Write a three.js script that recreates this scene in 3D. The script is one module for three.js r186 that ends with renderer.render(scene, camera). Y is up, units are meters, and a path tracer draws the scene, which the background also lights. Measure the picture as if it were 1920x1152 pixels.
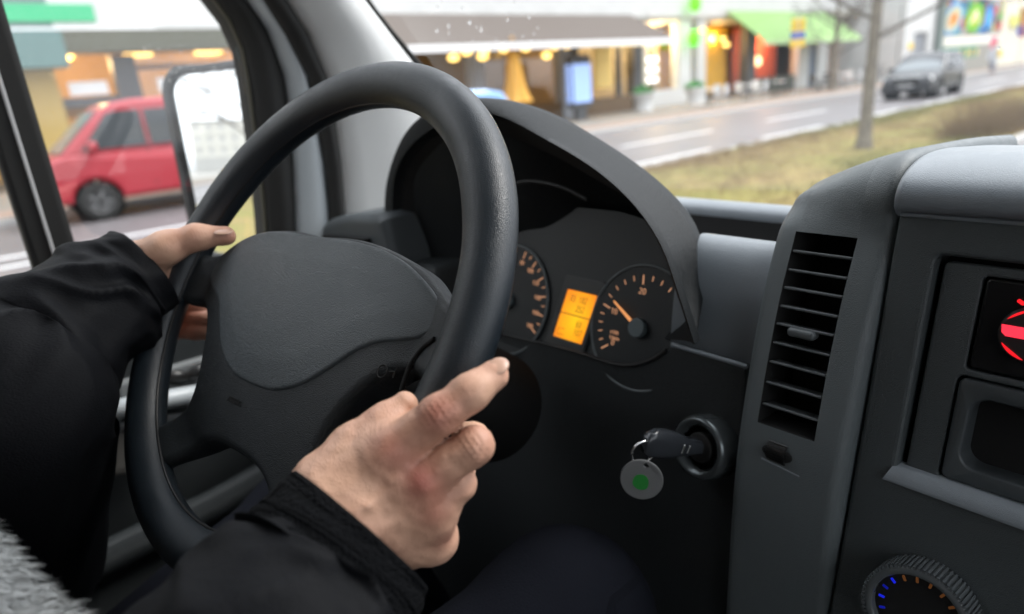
import * as THREE from 'three';
import { RoundedBoxGeometry } from 'three/addons/geometries/RoundedBoxGeometry.js';
import { mergeGeometries, mergeVertices } from 'three/addons/utils/BufferGeometryUtils.js';
import { FontLoader } from 'three/addons/loaders/FontLoader.js';
import { TextGeometry } from 'three/addons/geometries/TextGeometry.js';

// ---------------------------------------------------------------- camera, sky, sun, exposure
const scene = new THREE.Scene();
const camera = new THREE.PerspectiveCamera(50.376, 1920 / 1152, 0.03, 900);
camera.position.set(0, 1.6, 0);
{
  const m = new THREE.Matrix4().makeBasis(
    new THREE.Vector3(0.65108823, -0.08103321, -0.75466399),
    new THREE.Vector3(-0.1896257, 0.94538747, -0.26511248),
    new THREE.Vector3(0.7349328, 0.3157153, 0.60016467));
  camera.quaternion.setFromRotationMatrix(m);
}
camera.focus = 0.44;
camera.userData.fStop = 4;
scene.add(camera);

const renderer = new THREE.WebGLRenderer({ antialias: true });
renderer.setSize(1024, 614);
renderer.toneMapping = THREE.LinearToneMapping;
renderer.toneMappingExposure = 3.15;
renderer.shadowMap.enabled = true;

{ // overcast sky, brighter towards the zenith
  const w = 256, h = 128, d = new Float32Array(w * h * 4);
  for (let j = 0; j < h; j++) for (let i = 0; i < w; i++) {
    const el = ((j + 0.5) / h - 0.5) * Math.PI, az = (i / w) * Math.PI * 2, s = Math.sin(el);
    const cl = 1 + 0.06 * Math.sin(az * 3 + s * 7) + 0.04 * Math.sin(az * 7 - s * 11);
    let L = s > 0 ? (0.62 + 0.5 * s) * cl : 0.62 * Math.max(0.25, 1 + s * 6);
    const k = (j * w + i) * 4;
    d[k] = L * 0.945; d[k + 1] = L * 0.99; d[k + 2] = L * 1.05; d[k + 3] = 1;
  }
  const sky = new THREE.DataTexture(d, w, h, THREE.RGBAFormat, THREE.FloatType);
  sky.mapping = THREE.EquirectangularReflectionMapping;
  sky.magFilter = sky.minFilter = THREE.LinearFilter; sky.needsUpdate = true;
  scene.background = sky; scene.environment = sky;
}
const sun = new THREE.DirectionalLight(new THREE.Color().setRGB(1, 0.97, 0.92), 0.9);
sun.position.set(14, 40, -26); sun.castShadow = true; sun.shadow.radius = 45;
Object.assign(sun.shadow.camera, { left: -60, right: 60, top: 60, bottom: -60, near: 1, far: 160 });
scene.add(sun); scene.add(sun.target);

// ---------------------------------------------------------------- helpers
const rng = (s => () => ((s = Math.imul(s ^ (s >>> 15), 0x2c1b3c6d) + 0x9e3779b9 | 0, (((s ^ (s >>> 13)) >>> 0) % 100003) / 100003)))(77);
const V = (a, b, c) => new THREE.Vector3(a, b, c);
const lerp = (a, b, t) => a + (b - a) * t, clamp = (x, a = 0, b = 1) => Math.min(b, Math.max(a, x));
const sstep = (a, b, x) => { const t = clamp((x - a) / (b - a)); return t * t * (3 - 2 * t); };
const hash3 = (x, y, z) => { let h = Math.imul(x, 374761393) + Math.imul(y, 668265263) + Math.imul(z, 2147483647 ^ 0x5bd1e995) | 0; h = Math.imul(h ^ (h >>> 13), 1274126177); return ((h ^ (h >>> 16)) >>> 0) / 4294967295; };
function noise(x, y, z = 0) { // value noise in -1..1
  const X = Math.floor(x), Y = Math.floor(y), Z = Math.floor(z), f = t => t * t * (3 - 2 * t), u = f(x - X), v = f(y - Y), w = f(z - Z);
  const c = (i, j, k) => hash3(X + i, Y + j, Z + k);
  return 2 * lerp(lerp(lerp(c(0, 0, 0), c(1, 0, 0), u), lerp(c(0, 1, 0), c(1, 1, 0), u), v), lerp(lerp(c(0, 0, 1), c(1, 0, 1), u), lerp(c(0, 1, 1), c(1, 1, 1), u), v), w) - 1;
}
const fbm = (x, y, z = 0, o = 4) => { let s = 0, a = 0.5; for (let i = 0; i < o; i++) { s += a * noise(x, y, z); x = x * 2.03 + 7; y = y * 2.01 + 3; z = z * 2.02 + 5; a /= 2; } return s; };
const names = {};
const numbered = n => { const k = names[n] = (names[n] ?? -1) + 1; return k ? `${n}_${String(k).padStart(3, '0')}` : n; };
function shadows(o) { o.castShadow = o.receiveShadow = true; return o; }
function add(name, geo, mat, parent) {
  const m = shadows(new THREE.Mesh(geo, mat));
  if (parent) { m.name = name; parent.add(m); } else { m.name = numbered(name); scene.add(m); }
  return m;
}
function tag(o, label, category, group, kind) { if (label) o.userData.label = label; if (category) o.userData.category = category; if (group) o.userData.group = group; if (kind) o.userData.kind = kind; return o; }
function thing(name, pos, label, category, group) { const g = new THREE.Group(); g.name = numbered(name); scene.add(g); g.position.set(...pos); return tag(g, label, category, group); }
function structure(name, geo, mat) { const m = add(name, geo, mat); m.userData.kind = 'structure'; return m; }
function inFrame(parent, F, name) { // a part turned into the plane of a tilted face: [origin, right, up, normal]
  const g = parent; g.matrixAutoUpdate = true;
  g.position.set(...F[0]); g.quaternion.setFromRotationMatrix(new THREE.Matrix4().makeBasis(V(...F[1]), V(...F[2]), V(...F[3])));
  return g;
}
const frameMatrix = F => new THREE.Matrix4().makeBasis(V(...F[1]), V(...F[2]), V(...F[3])).setPosition(...F[0]);
function boxUV(g, s = 1) { // uv in metres, by the dominant axis of each normal
  const p = g.attributes.position, n = g.attributes.normal, uv = new Float32Array(p.count * 2);
  for (let i = 0; i < p.count; i++) {
    const a = Math.abs(n.getX(i)), b = Math.abs(n.getY(i)), c = Math.abs(n.getZ(i));
    const [u, v] = a > b && a > c ? [p.getZ(i), p.getY(i)] : b > c ? [p.getX(i), p.getZ(i)] : [p.getX(i), p.getY(i)];
    uv[2 * i] = u * s; uv[2 * i + 1] = v * s;
  }
  g.setAttribute('uv', new THREE.BufferAttribute(uv, 2)); return g;
}
const plain = g => { g = g.index ? g.toNonIndexed() : g; for (const k of Object.keys(g.attributes)) if (!['position', 'normal', 'uv'].includes(k)) g.deleteAttribute(k); if (!g.attributes.uv) boxUV(g); return g; };
const merge = gs => mergeGeometries(gs.map(plain));
const box = (x0, x1, y0, y1, z0, z1, r = 0) => { const g = r ? new RoundedBoxGeometry(Math.abs(x1 - x0), Math.abs(y1 - y0), Math.abs(z1 - z0), 3, r) : new THREE.BoxGeometry(Math.abs(x1 - x0), Math.abs(y1 - y0), Math.abs(z1 - z0)); g.translate((x0 + x1) / 2, (y0 + y1) / 2, (z0 + z1) / 2); return boxUV(g); };
function tube(pts, r, seg = 24, rad = 10) { const c = new THREE.CatmullRomCurve3(pts.map(p => V(...p))); return boxUV(new THREE.TubeGeometry(c, seg, r, rad)); }
function rod(a, b, r0, r1 = r0, seg = 16) { const A = V(...a), B = V(...b), L = A.distanceTo(B), g = new THREE.CylinderGeometry(r1, r0, L, seg); g.translate(0, L / 2, 0); g.applyQuaternion(new THREE.Quaternion().setFromUnitVectors(V(0, 1, 0), B.clone().sub(A).normalize())); g.translate(...a); return boxUV(g); }
function curve(pts, n, closed = false) { // smooth resampling of a 2D or 3D polyline
  const c = new THREE.CatmullRomCurve3(pts.map(p => V(p[0], p[1], p[2] ?? 0)), closed, 'centripetal'), o = [];
  for (let i = 0; i < n; i++) { const p = c.getPointAt(i / (closed ? n : n - 1)); o.push(pts[0].length > 2 ? [p.x, p.y, p.z] : [p.x, p.y]); }
  return o;
}
function loft(rows, closed = false) { // smooth skin through rows of points
  const n = rows[0].length, m = rows.length, pos = [], uv = [], idx = [], c = closed ? n + 1 : n;
  let L = 0;
  for (let i = 0; i < m; i++) {
    if (i) { const a = rows[i - 1][n >> 1], b = rows[i][n >> 1]; L += Math.hypot(a[0] - b[0], a[1] - b[1], a[2] - b[2]); }
    let s = 0;
    for (let j = 0; j < c; j++) { const p = rows[i][j % n]; if (j) { const q = rows[i][j - 1]; s += Math.hypot(p[0] - q[0], p[1] - q[1], p[2] - q[2]); } pos.push(...p); uv.push(s, L); }
  }
  for (let i = 0; i < m - 1; i++) for (let j = 0; j < c - 1; j++) { const a = i * c + j; idx.push(a, a + 1, a + c, a + 1, a + c + 1, a + c); }
  const g = new THREE.BufferGeometry(); g.setAttribute('position', new THREE.Float32BufferAttribute(pos, 3)); g.setAttribute('uv', new THREE.Float32BufferAttribute(uv, 2)); g.setIndex(idx); g.computeVertexNormals();
  if (closed) { const N = g.attributes.normal; for (let i = 0; i < m; i++) { const a = i * c, b = a + n, v = V(N.getX(a) + N.getX(b), N.getY(a) + N.getY(b), N.getZ(a) + N.getZ(b)).normalize(); N.setXYZ(a, v.x, v.y, v.z); N.setXYZ(b, v.x, v.y, v.z); } }
  return g;
}
const poly = (pts, holes = []) => { const s = new THREE.Shape(pts.map(p => new THREE.Vector2(p[0], p[1]))); for (const h of holes) s.holes.push(new THREE.Path(h.map(p => new THREE.Vector2(p[0], p[1])))); return s; };
const plate = (pts, depth, bevel = 0, holes = [], seg = 3) => boxUV(new THREE.ExtrudeGeometry(poly(pts, holes), { depth: depth - 2 * bevel, bevelEnabled: bevel > 0, bevelSize: bevel, bevelThickness: bevel, bevelOffset: -bevel, bevelSegments: seg, curveSegments: 8 }).translate(0, 0, bevel));
const rrect = (x0, x1, y0, y1, r, n = 6) => { const o = []; for (const [cx, cy, a] of [[x1 - r, y1 - r, 0], [x0 + r, y1 - r, 1], [x0 + r, y0 + r, 2], [x1 - r, y0 + r, 3]]) for (let i = 0; i <= n; i++) { const t = (a + i / n) * Math.PI / 2; o.push([cx + r * Math.cos(t), cy + r * Math.sin(t)]); } return o; };
const circle = (x, y, r, n = 32, a0 = 0, a1 = Math.PI * 2) => Array.from({ length: n }, (_, i) => { const t = a0 + (a1 - a0) * i / (a1 - a0 > 6.28 ? n : n - 1); return [x + r * Math.cos(t), y + r * Math.sin(t)]; });
function nets(f, lo, hi, h) { // skin of a signed distance field, with normals from the field
  const n = [0, 1, 2].map(k => Math.ceil((hi[k] - lo[k]) / h) + 1), [nx, ny, nz] = n, F = new Float32Array(nx * ny * nz), at = (i, j, k) => (k * ny + j) * nx + i;
  for (let k = 0; k < nz; k++) for (let j = 0; j < ny; j++) for (let i = 0; i < nx; i++) F[at(i, j, k)] = f(lo[0] + i * h, lo[1] + j * h, lo[2] + k * h);
  const id = new Int32Array(F.length).fill(-1), P = [], E = [[0, 1], [0, 2], [0, 4], [1, 3], [1, 5], [2, 3], [2, 6], [3, 7], [4, 5], [4, 6], [5, 7], [6, 7]];
  for (let k = 0; k < nz - 1; k++) for (let j = 0; j < ny - 1; j++) for (let i = 0; i < nx - 1; i++) {
    const c = []; let m = 0;
    for (let q = 0; q < 8; q++) { c[q] = F[at(i + (q & 1), j + (q >> 1 & 1), k + (q >> 2))]; if (c[q] < 0) m++; }
    if (m === 0 || m === 8) continue;
    let x = 0, y = 0, z = 0, w = 0;
    for (const [a, b] of E) if (c[a] < 0 !== c[b] < 0) { const t = c[a] / (c[a] - c[b]); x += lerp(a & 1, b & 1, t); y += lerp(a >> 1 & 1, b >> 1 & 1, t); z += lerp(a >> 2, b >> 2, t); w++; }
    id[at(i, j, k)] = P.length / 3; P.push(lo[0] + (i + x / w) * h, lo[1] + (j + y / w) * h, lo[2] + (k + z / w) * h);
  }
  const I = [], quad = (a, b, c, d, flip) => { if (a < 0 || b < 0 || c < 0 || d < 0) return; flip ? I.push(a, c, b, a, d, c) : I.push(a, b, c, a, c, d); };
  for (let k = 1; k < nz - 1; k++) for (let j = 1; j < ny - 1; j++) for (let i = 1; i < nx - 1; i++) {
    const s = F[at(i, j, k)] < 0;
    if (s !== F[at(i + 1, j, k)] < 0) quad(id[at(i, j - 1, k - 1)], id[at(i, j, k - 1)], id[at(i, j, k)], id[at(i, j - 1, k)], !s);
    if (s !== F[at(i, j + 1, k)] < 0) quad(id[at(i - 1, j, k - 1)], id[at(i - 1, j, k)], id[at(i, j, k)], id[at(i, j, k - 1)], !s);
    if (s !== F[at(i, j, k + 1)] < 0) quad(id[at(i - 1, j - 1, k)], id[at(i, j - 1, k)], id[at(i, j, k)], id[at(i - 1, j, k)], !s);
  }
  const N = new Float32Array(P.length), e = h * 0.35;
  for (let i = 0; i < P.length; i += 3) for (let it = 0; it < 2; it++) {
    const [x, y, z] = [P[i], P[i + 1], P[i + 2]];
    const gx = f(x + e, y, z) - f(x - e, y, z), gy = f(x, y + e, z) - f(x, y - e, z), gz = f(x, y, z + e) - f(x, y, z - e), l = Math.hypot(gx, gy, gz) || 1;
    if (it === 0) { const d = clamp(f(x, y, z) / (l / (2 * e)), -h, h); P[i] -= d * gx / l; P[i + 1] -= d * gy / l; P[i + 2] -= d * gz / l; }
    else { N[i] = gx / l; N[i + 1] = gy / l; N[i + 2] = gz / l; }
  }
  const g = new THREE.BufferGeometry(); g.setAttribute('position', new THREE.Float32BufferAttribute(P, 3)); g.setAttribute('normal', new THREE.BufferAttribute(N, 3)); g.setIndex(I);
  let w = 0; for (let q = 0; q < I.length; q += Math.max(3, 3 * Math.floor(I.length / 600))) { const [a, b, c] = [0, 1, 2].map(k => V(P[3 * I[q + k]], P[3 * I[q + k] + 1], P[3 * I[q + k] + 2])), m = b.clone().sub(a).cross(c.clone().sub(a)); w += m.x * N[3 * I[q]] + m.y * N[3 * I[q] + 1] + m.z * N[3 * I[q] + 2] > 0 ? 1 : -1; }
  if (w < 0) { for (let q = 0; q < I.length; q += 3) [I[q], I[q + 1]] = [I[q + 1], I[q]]; g.setIndex(I); }
  return boxUV(g);
}
const smin = (a, b, k) => { const h = Math.max(k - Math.abs(a - b), 0) / k; return Math.min(a, b) - h * h * k * 0.25; };
function cone(x, y, z, a, b) { // distance to a tapered capsule, a and b = [x, y, z, radius]
  const dx = b[0] - a[0], dy = b[1] - a[1], dz = b[2] - a[2], t = clamp(((x - a[0]) * dx + (y - a[1]) * dy + (z - a[2]) * dz) / (dx * dx + dy * dy + dz * dz || 1));
  return Math.hypot(x - a[0] - dx * t, y - a[1] - dy * t, z - a[2] - dz * t) - lerp(a[3], b[3], t);
}
function polySDF(pts) {
  const n = pts.length;
  return (x, y) => {
    let d = 1e9, s = 1;
    for (let i = 0, j = n - 1; i < n; j = i++) {
      const [ax, ay] = pts[i], [bx, by] = pts[j], ex = bx - ax, ey = by - ay, wx = x - ax, wy = y - ay, t = clamp((wx * ex + wy * ey) / (ex * ex + ey * ey || 1e-12)), qx = wx - ex * t, qy = wy - ey * t;
      d = Math.min(d, qx * qx + qy * qy);
      const c1 = y >= ay, c2 = y < by, c3 = ex * wy > ey * wx;
      if ((c1 && c2 && c3) || (!c1 && !c2 && !c3)) s = -s;
    }
    return s * Math.sqrt(d);
  };
}
// ---------------------------------------------------------------- textures and materials
function dataTex(n, fn, rep, srgb = false) {
  const d = new Uint8Array(n * n * 4);
  for (let j = 0; j < n; j++) for (let i = 0; i < n; i++) { const c = fn(i / n, j / n), k = (j * n + i) * 4; const a = Array.isArray(c) ? c : [c, c, c]; for (let q = 0; q < 3; q++) d[k + q] = clamp(a[q]) * 255; d[k + 3] = 255; }
  const t = new THREE.DataTexture(d, n, n); t.wrapS = t.wrapT = THREE.RepeatWrapping; t.magFilter = THREE.LinearFilter; t.minFilter = THREE.LinearMipmapLinearFilter; t.repeat.set(rep, rep); if (srgb) t.colorSpace = THREE.SRGBColorSpace; t.needsUpdate = true; return t;
}
function cells(n, seed) { // pebbled hide: flat-topped cells with creases between, tiling
  const q = (i, j) => { const a = ((i % n) + n) % n, b = ((j % n) + n) % n; return [hash3(a, b, seed), hash3(a, b, seed + 9)]; };
  return (u, v) => { const x = u * n, y = v * n, X = Math.floor(x), Y = Math.floor(y); let d1 = 9, d2 = 9; for (let j = -1; j < 2; j++) for (let i = -1; i < 2; i++) { const [a, b] = q(X + i, Y + j), d = Math.hypot(X + i + a - x, Y + j + b - y); if (d < d1) { d2 = d1; d1 = d; } else if (d < d2) d2 = d; } return sstep(0, 0.45, d2 - d1); };
}
const tileNoise = (u, v, f, s) => { // tiling value noise 0..1
  const x = u * f, y = v * f, X = Math.floor(x), Y = Math.floor(y), g = t => t * t * (3 - 2 * t), c = (i, j) => hash3((X + i) % f, (Y + j) % f, s);
  return lerp(lerp(c(0, 0), c(1, 0), g(x - X)), lerp(c(0, 1), c(1, 1), g(x - X)), g(y - Y));
};
const cellA = cells(56, 3), cellB = cells(90, 5);
const T = {
  hide: dataTex(512, (u, v) => 0.75 * cellA(u, v) + 0.25 * tileNoise(u, v, 24, 2), 9),
  hideFine: dataTex(512, (u, v) => 0.65 * cellA(u, v) + 0.35 * tileNoise(u, v, 60, 2), 17),
  grain: dataTex(512, (u, v) => 0.6 * cellB(u, v) + 0.4 * tileNoise(u, v, 160, 4), 10),
  cloth: dataTex(256, (u, v) => 0.35 + 0.3 * Math.abs(Math.sin(u * Math.PI * 96)) * Math.abs(Math.sin(v * Math.PI * 96)) + 0.35 * tileNoise(u, v, 64, 8), 14),
  nap: dataTex(256, (u, v) => 0.5 * tileNoise(u, v, 40, 11) + 0.5 * tileNoise(u, v, 110, 12), 16),
  skin: dataTex(512, (u, v) => 0.6 * cellB(u, v) + 0.4 * tileNoise(u, v, 150, 6), 11),
  road: dataTex(512, (u, v) => { const a = 0.55 * tileNoise(u, v, 200, 21) + 0.25 * tileNoise(u, v, 40, 22) + 0.2 * tileNoise(u, v, 6, 23); return [0.34 + 0.14 * a, 0.325 + 0.14 * a, 0.33 + 0.14 * a]; }, 0.25, true),
  pave: dataTex(512, (u, v) => { const a = 0.5 * tileNoise(u, v, 160, 31) + 0.5 * tileNoise(u, v, 12, 32); return [0.42 + 0.13 * a, 0.4 + 0.13 * a, 0.37 + 0.13 * a]; }, 0.25, true),
  turf: dataTex(512, (u, v) => { const a = 0.6 * tileNoise(u, v, 14, 41) + 0.4 * tileNoise(u, v, 5, 42), b = tileNoise(u, v, 180, 43); return [lerp(0.5, 0.38, a) + 0.1 * b, lerp(0.41, 0.39, a) + 0.1 * b, lerp(0.28, 0.18, a) + 0.05 * b]; }, 0.12, true),
  wear: dataTex(256, (u, v) => 0.7 + 0.3 * sstep(0.25, 0.75, 0.5 * tileNoise(u, v, 5, 71) + 0.3 * tileNoise(u, v, 19, 72) + 0.2 * tileNoise(u, v, 70, 73)), 5),
  wall: dataTex(256, (u, v) => { const a = 0.9 + 0.1 * (0.5 * tileNoise(u, v, 60, 51) + 0.5 * tileNoise(u, v, 6, 52)); return [a, a, a]; }, 0.3, true),
  bark: dataTex(256, (u, v) => { const a = tileNoise(u, v, 24, 61) * 0.6 + 0.4 * tileNoise(u, v, 90, 62); return [0.34 + 0.2 * a, 0.32 + 0.19 * a, 0.29 + 0.17 * a]; }, 1, true),
};
const col = (r, g = r, b = r) => new THREE.Color().setRGB(r, g, b);
const mat = (c, rough = 0.6, o = {}) => new THREE.MeshStandardMaterial({ color: Array.isArray(c) ? col(...c) : col(c), roughness: rough, side: THREE.DoubleSide, ...o });
const soft = (c, rough, spec, o = {}) => new THREE.MeshPhysicalMaterial({ color: col(...c), roughness: rough, specularIntensity: spec, side: THREE.DoubleSide, ...o });
const M = {
  rim: mat([0.011, 0.016, 0.021], 0.43, { roughnessMap: T.wear, bumpMap: T.hideFine, bumpScale: 0.00012 }),
  hub: mat([0.0165, 0.021, 0.024], 0.55, { roughnessMap: T.wear, bumpMap: T.hideFine, bumpScale: 0.0003 }),
  pad: mat([0.08, 0.094, 0.102], 0.46, { roughnessMap: T.wear, bumpMap: T.hideFine, bumpScale: 0.0003 }),
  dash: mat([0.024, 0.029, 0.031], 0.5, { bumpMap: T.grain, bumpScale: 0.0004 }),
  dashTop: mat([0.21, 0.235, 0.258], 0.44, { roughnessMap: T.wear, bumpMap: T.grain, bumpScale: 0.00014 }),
  column: mat([0.105, 0.121, 0.126], 0.5, { roughnessMap: T.wear, bumpMap: T.grain, bumpScale: 0.0002 }),
  slatGrey: mat([0.085, 0.095, 0.1], 0.35), black: mat(0.008, 0.6), deep: mat(0.004, 0.9), satin: mat(0.012, 0.3), gloss: mat(0.01, 0.12),
  rubber: mat([0.011, 0.011, 0.01], 0.7), rubberEdge: mat([0.05, 0.047, 0.03], 0.6),
  trim: mat([0.62, 0.625, 0.615], 0.72, { roughnessMap: T.wear, bumpMap: T.grain, bumpScale: 0.0002 }),
  painted: mat([0.46, 0.5, 0.52], 0.35), doorGrey: mat([0.22, 0.235, 0.24], 0.55, { bumpMap: T.grain, bumpScale: 0.0002 }),
  lining: mat([0.6, 0.6, 0.59], 0.9), chrome: mat(0.75, 0.12, { metalness: 1 }), steel: mat(0.5, 0.35, { metalness: 1 }),
  glass: new THREE.MeshPhysicalMaterial({ color: col(1), roughness: 0, transmission: 1, thickness: 0, ior: 1.5 }),
  mirror: mat([0.93, 0.95, 0.94], 0.0, { metalness: 1 }),
  jacket: soft([0.006, 0.0065, 0.008], 0.6, 0.22, { bumpMap: T.cloth, bumpScale: 0.0004 }),
  cuff: soft([0.0045, 0.005, 0.006], 0.9, 0.2, { bumpMap: T.nap, bumpScale: 0.002 }),
  trousers: soft([0.006, 0.007, 0.011], 0.9, 0.2, { bumpMap: T.cloth, bumpScale: 0.0005 }),
};
// ================================================================ the van's cab
const cab = thing('van_cab', [0, 0, 0], 'pale grey cab of the van we sit in, pillars and windscreen around the driver', 'van');
// a solid strip between two edge lines, swelling towards the room
function band(L, R, bulge, back, n = 14, m = 7) {
  const l = curve(L, n), r = curve(R, n), rows = [];
  for (let j = 0; j <= m; j++) { const t = j / m, b = bulge * Math.sin(Math.PI * t); rows.push(l.map((p, i) => [lerp(p[0], r[i][0], t) + b, lerp(p[1], r[i][1], t), lerp(p[2], r[i][2], t)])); }
  rows.unshift(l.map(p => [p[0] - back, p[1], p[2]])); rows.push(r.map(p => [p[0] - back, p[1], p[2]])); rows.push(rows[0]);
  return loft(rows);
}
// door opening rubber and A-pillar lining, from below the dash to the roof
const sealL = [[-0.895,1.853,-0.3172],[-0.895,1.74,-0.364],[-0.895,1.685,-0.3923],[-0.895,1.641,-0.4087],[-0.895,1.578,-0.4116],[-0.895,1.511,-0.4115],[-0.895,1.443,-0.4056],[-0.895,1.325,-0.3891],[-0.895,1.119,-0.3645]];
const sealR = [[-0.885,1.854,-0.3514],[-0.885,1.739,-0.3879],[-0.885,1.684,-0.4177],[-0.885,1.639,-0.4303],[-0.885,1.575,-0.4331],[-0.885,1.509,-0.4311],[-0.885,1.441,-0.424],[-0.885,1.322,-0.4081],[-0.885,1.115,-0.3846]];
add('door_seal', band(sealL, sealR, 0.008, 0.03), M.rubber, cab);
const trimR = [[-0.86,1.854,-0.4108],[-0.86,1.737,-0.4861],[-0.86,1.69,-0.5215],[-0.86,1.645,-0.559],[-0.86,1.583,-0.6018],[-0.86,1.506,-0.6413],[-0.86,1.401,-0.6501],[-0.86,1.264,-0.6391],[-0.86,1.026,-0.6163]];
add('pillar_trim', band(sealR, trimR, 0.028, 0.03), M.trim, cab);
const jambL = [[-0.925,1.859,-0.3059],[-0.925,1.744,-0.3516],[-0.925,1.709,-0.3739],[-0.925,1.658,-0.3866],[-0.925,1.602,-0.3885],[-0.925,1.515,-0.3771],[-0.925,1.432,-0.3642],[-0.925,1.33,-0.3477],[-0.925,1.128,-0.3173]];
const jambR = [[-0.905,1.856,-0.3239],[-0.905,1.741,-0.3681],[-0.905,1.686,-0.3967],[-0.905,1.642,-0.4133],[-0.905,1.577,-0.4162],[-0.905,1.51,-0.4161],[-0.905,1.441,-0.4101],[-0.905,1.322,-0.3935],[-0.905,1.114,-0.3686]];
add('door_jamb', band(jambL, jambR, 0.012, 0.04), M.painted, cab);
// black edge strip of the windscreen
const wsL = [[-0.868,1.857,-0.4167],[-0.868,1.738,-0.4931],[-0.868,1.691,-0.529],[-0.868,1.645,-0.567],[-0.868,1.583,-0.6114],[-0.868,1.505,-0.6516]];
const wsR = [[-0.866,1.857,-0.4214],[-0.866,1.738,-0.4985],[-0.866,1.692,-0.5342],[-0.866,1.649,-0.5729],[-0.866,1.585,-0.6185],[-0.866,1.507,-0.6602]];
add('windscreen_rubber', band(wsL, wsR, 0.003, 0.012), M.rubber, cab);
// windscreen: curved sheet from the cowl to the roof
{
  const rows = [];
  for (let i = 0; i <= 10; i++) { const t = i / 10, row = []; for (let j = 0; j <= 16; j++) { const u = j / 16 * 2 - 1, w = lerp(0.9, 0.76, t), bow = 0.2 * (1 - u * u) * lerp(1, 0.6, t); row.push([u * w, lerp(1.43, 2.06, t) , lerp(-0.76, -0.24, t) - bow]); } rows.push(row); }
  const ws = add('windscreen', loft(rows), M.glass, cab);
  const drops = []; // rain spots on the outer face, thick by the left edge
  for (let k = 0; k < 225; k++) {
    const near = k < 200, t = near ? 0.35 + 0.6 * rng() : 0.1 + rng() * 0.8, u = near ? -0.96 + 0.26 * rng() * rng() : -0.8 + rng() * 1.2, w = lerp(0.9, 0.76, t), bow = 0.2 * (1 - u * u) * lerp(1, 0.6, t);
    const s = new THREE.SphereGeometry(0.0012 + 0.0022 * rng() * rng(), 8, 6); s.scale(1, 1, 0.4); s.translate(u * w, lerp(1.43, 2.06, t), lerp(-0.76, -0.24, t) - bow - 0.003); drops.push(s);
  }
  const dr = add('raindrops', merge(drops), new THREE.MeshPhysicalMaterial({ color: col(0.97), roughness: 0.03, transmission: 1, thickness: 0.001, ior: 1.33 }), ws); dr.userData.kind = 'stuff';
}
add('roof_lining', box(-0.86, 0.86, 2.06, 2.1, -0.28, 1.3, 0.015), M.lining, cab);
add('cab_floor', box(-0.95, 0.9, 0.56, 0.6, -1.0, 1.3), M.black, cab);
add('partition', box(-0.9, 0.9, 0.6, 2.06, 1.1, 1.14), M.lining, cab);
add('bulkhead', box(-0.9, 0.9, 0.6, 1.33, -1.04, -1.0), M.black, cab);
add('windscreen_rubber', box(-0.76, 0.76, 2.045, 2.07, -0.45, -0.25, 0.008), M.rubber, cab);
// right-hand side of the cab, beside the camera: door below, window above, pillars
add('side_panel', box(0.9, 0.94, 0.6, 1.42, -0.8, 1.1), M.doorGrey, cab);
add('side_panel', box(0.84, 0.9, 1.42, 2.06, 0.55, 1.1), M.lining, cab);
add('side_window', box(0.905, 0.909, 1.42, 2.06, -0.7, 0.55), M.glass, cab);
add('side_panel', box(-0.97, -0.93, 1.42, 2.06, 0.62, 1.1), M.lining, cab);

// ================================================================ driver's door and its mirror
const door = thing('driver_door', [0, 0, 0], 'grey driver door with black framed window at the left, behind the steering wheel', 'door');
const frL = [[-0.945,1.861,-0.2785],[-0.945,1.746,-0.3186],[-0.945,1.721,-0.3348],[-0.945,1.691,-0.3453],[-0.945,1.641,-0.3462],[-0.945,1.592,-0.3427],[-0.945,1.534,-0.3391],[-0.945,1.475,-0.3338],[-0.945,1.413,-0.3258],[-0.945,1.367,-0.319]];
const frR = [[-0.93,1.861,-0.3075],[-0.93,1.745,-0.3535],[-0.93,1.709,-0.3759],[-0.93,1.658,-0.3887],[-0.93,1.602,-0.3868],[-0.93,1.559,-0.383],[-0.93,1.515,-0.3791],[-0.93,1.469,-0.3728],[-0.93,1.423,-0.3663],[-0.93,1.361,-0.3558]];
add('window_frame', band(frL, frR, 0.012, 0.05), M.rubber, door);
const lipL = [[-0.947,1.862,-0.2767],[-0.947,1.746,-0.316],[-0.947,1.721,-0.3321],[-0.947,1.692,-0.3425],[-0.947,1.641,-0.3433],[-0.947,1.592,-0.3398],[-0.947,1.535,-0.3361],[-0.947,1.475,-0.3308],[-0.947,1.413,-0.3227],[-0.947,1.368,-0.3159]];
add('window_lip', band(lipL, frL, 0.001, 0.006), M.rubberEdge, door);
// rear upright of the window with its bright bead, and the fixed light behind it
add('window_upright', box(-0.985, -0.938, 1.38, 2.06, -0.096, -0.048, 0.008), M.rubber, door);
add('glass_channel', box(-0.938, -0.934, 1.38, 2.05, -0.0735, -0.0695, 0.0015), mat(0.55, 0.4), door);
add('window_glass', box(-0.968, -0.965, 1.38, 2.06, -0.345, -0.094), M.glass, door);
add('quarter_glass', box(-0.968, -0.965, 1.38, 2.06, -0.05, 0.6), M.glass, door);
{ // dried spots near the front top corner of the pane
  const s = []; for (let k = 0; k < 60; k++) { const r = 0.0005 + 0.0008 * rng() * rng(); s.push(new THREE.SphereGeometry(r, 6, 5).translate(-0.9705, 1.69 - 0.1 * rng() * rng(), -0.35 + 0.12 * Math.sqrt(rng()))); }
  add('raindrops', merge(s), new THREE.MeshPhysicalMaterial({ color: col(0.97), roughness: 0.05, transmission: 1, thickness: 0.0005, ior: 1.33 }), door).userData.kind = 'stuff';
}
add('window_sill', box(-0.985, -0.925, 1.352, 1.385, -0.42, 0.6, 0.01), M.rubber, door);
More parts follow.
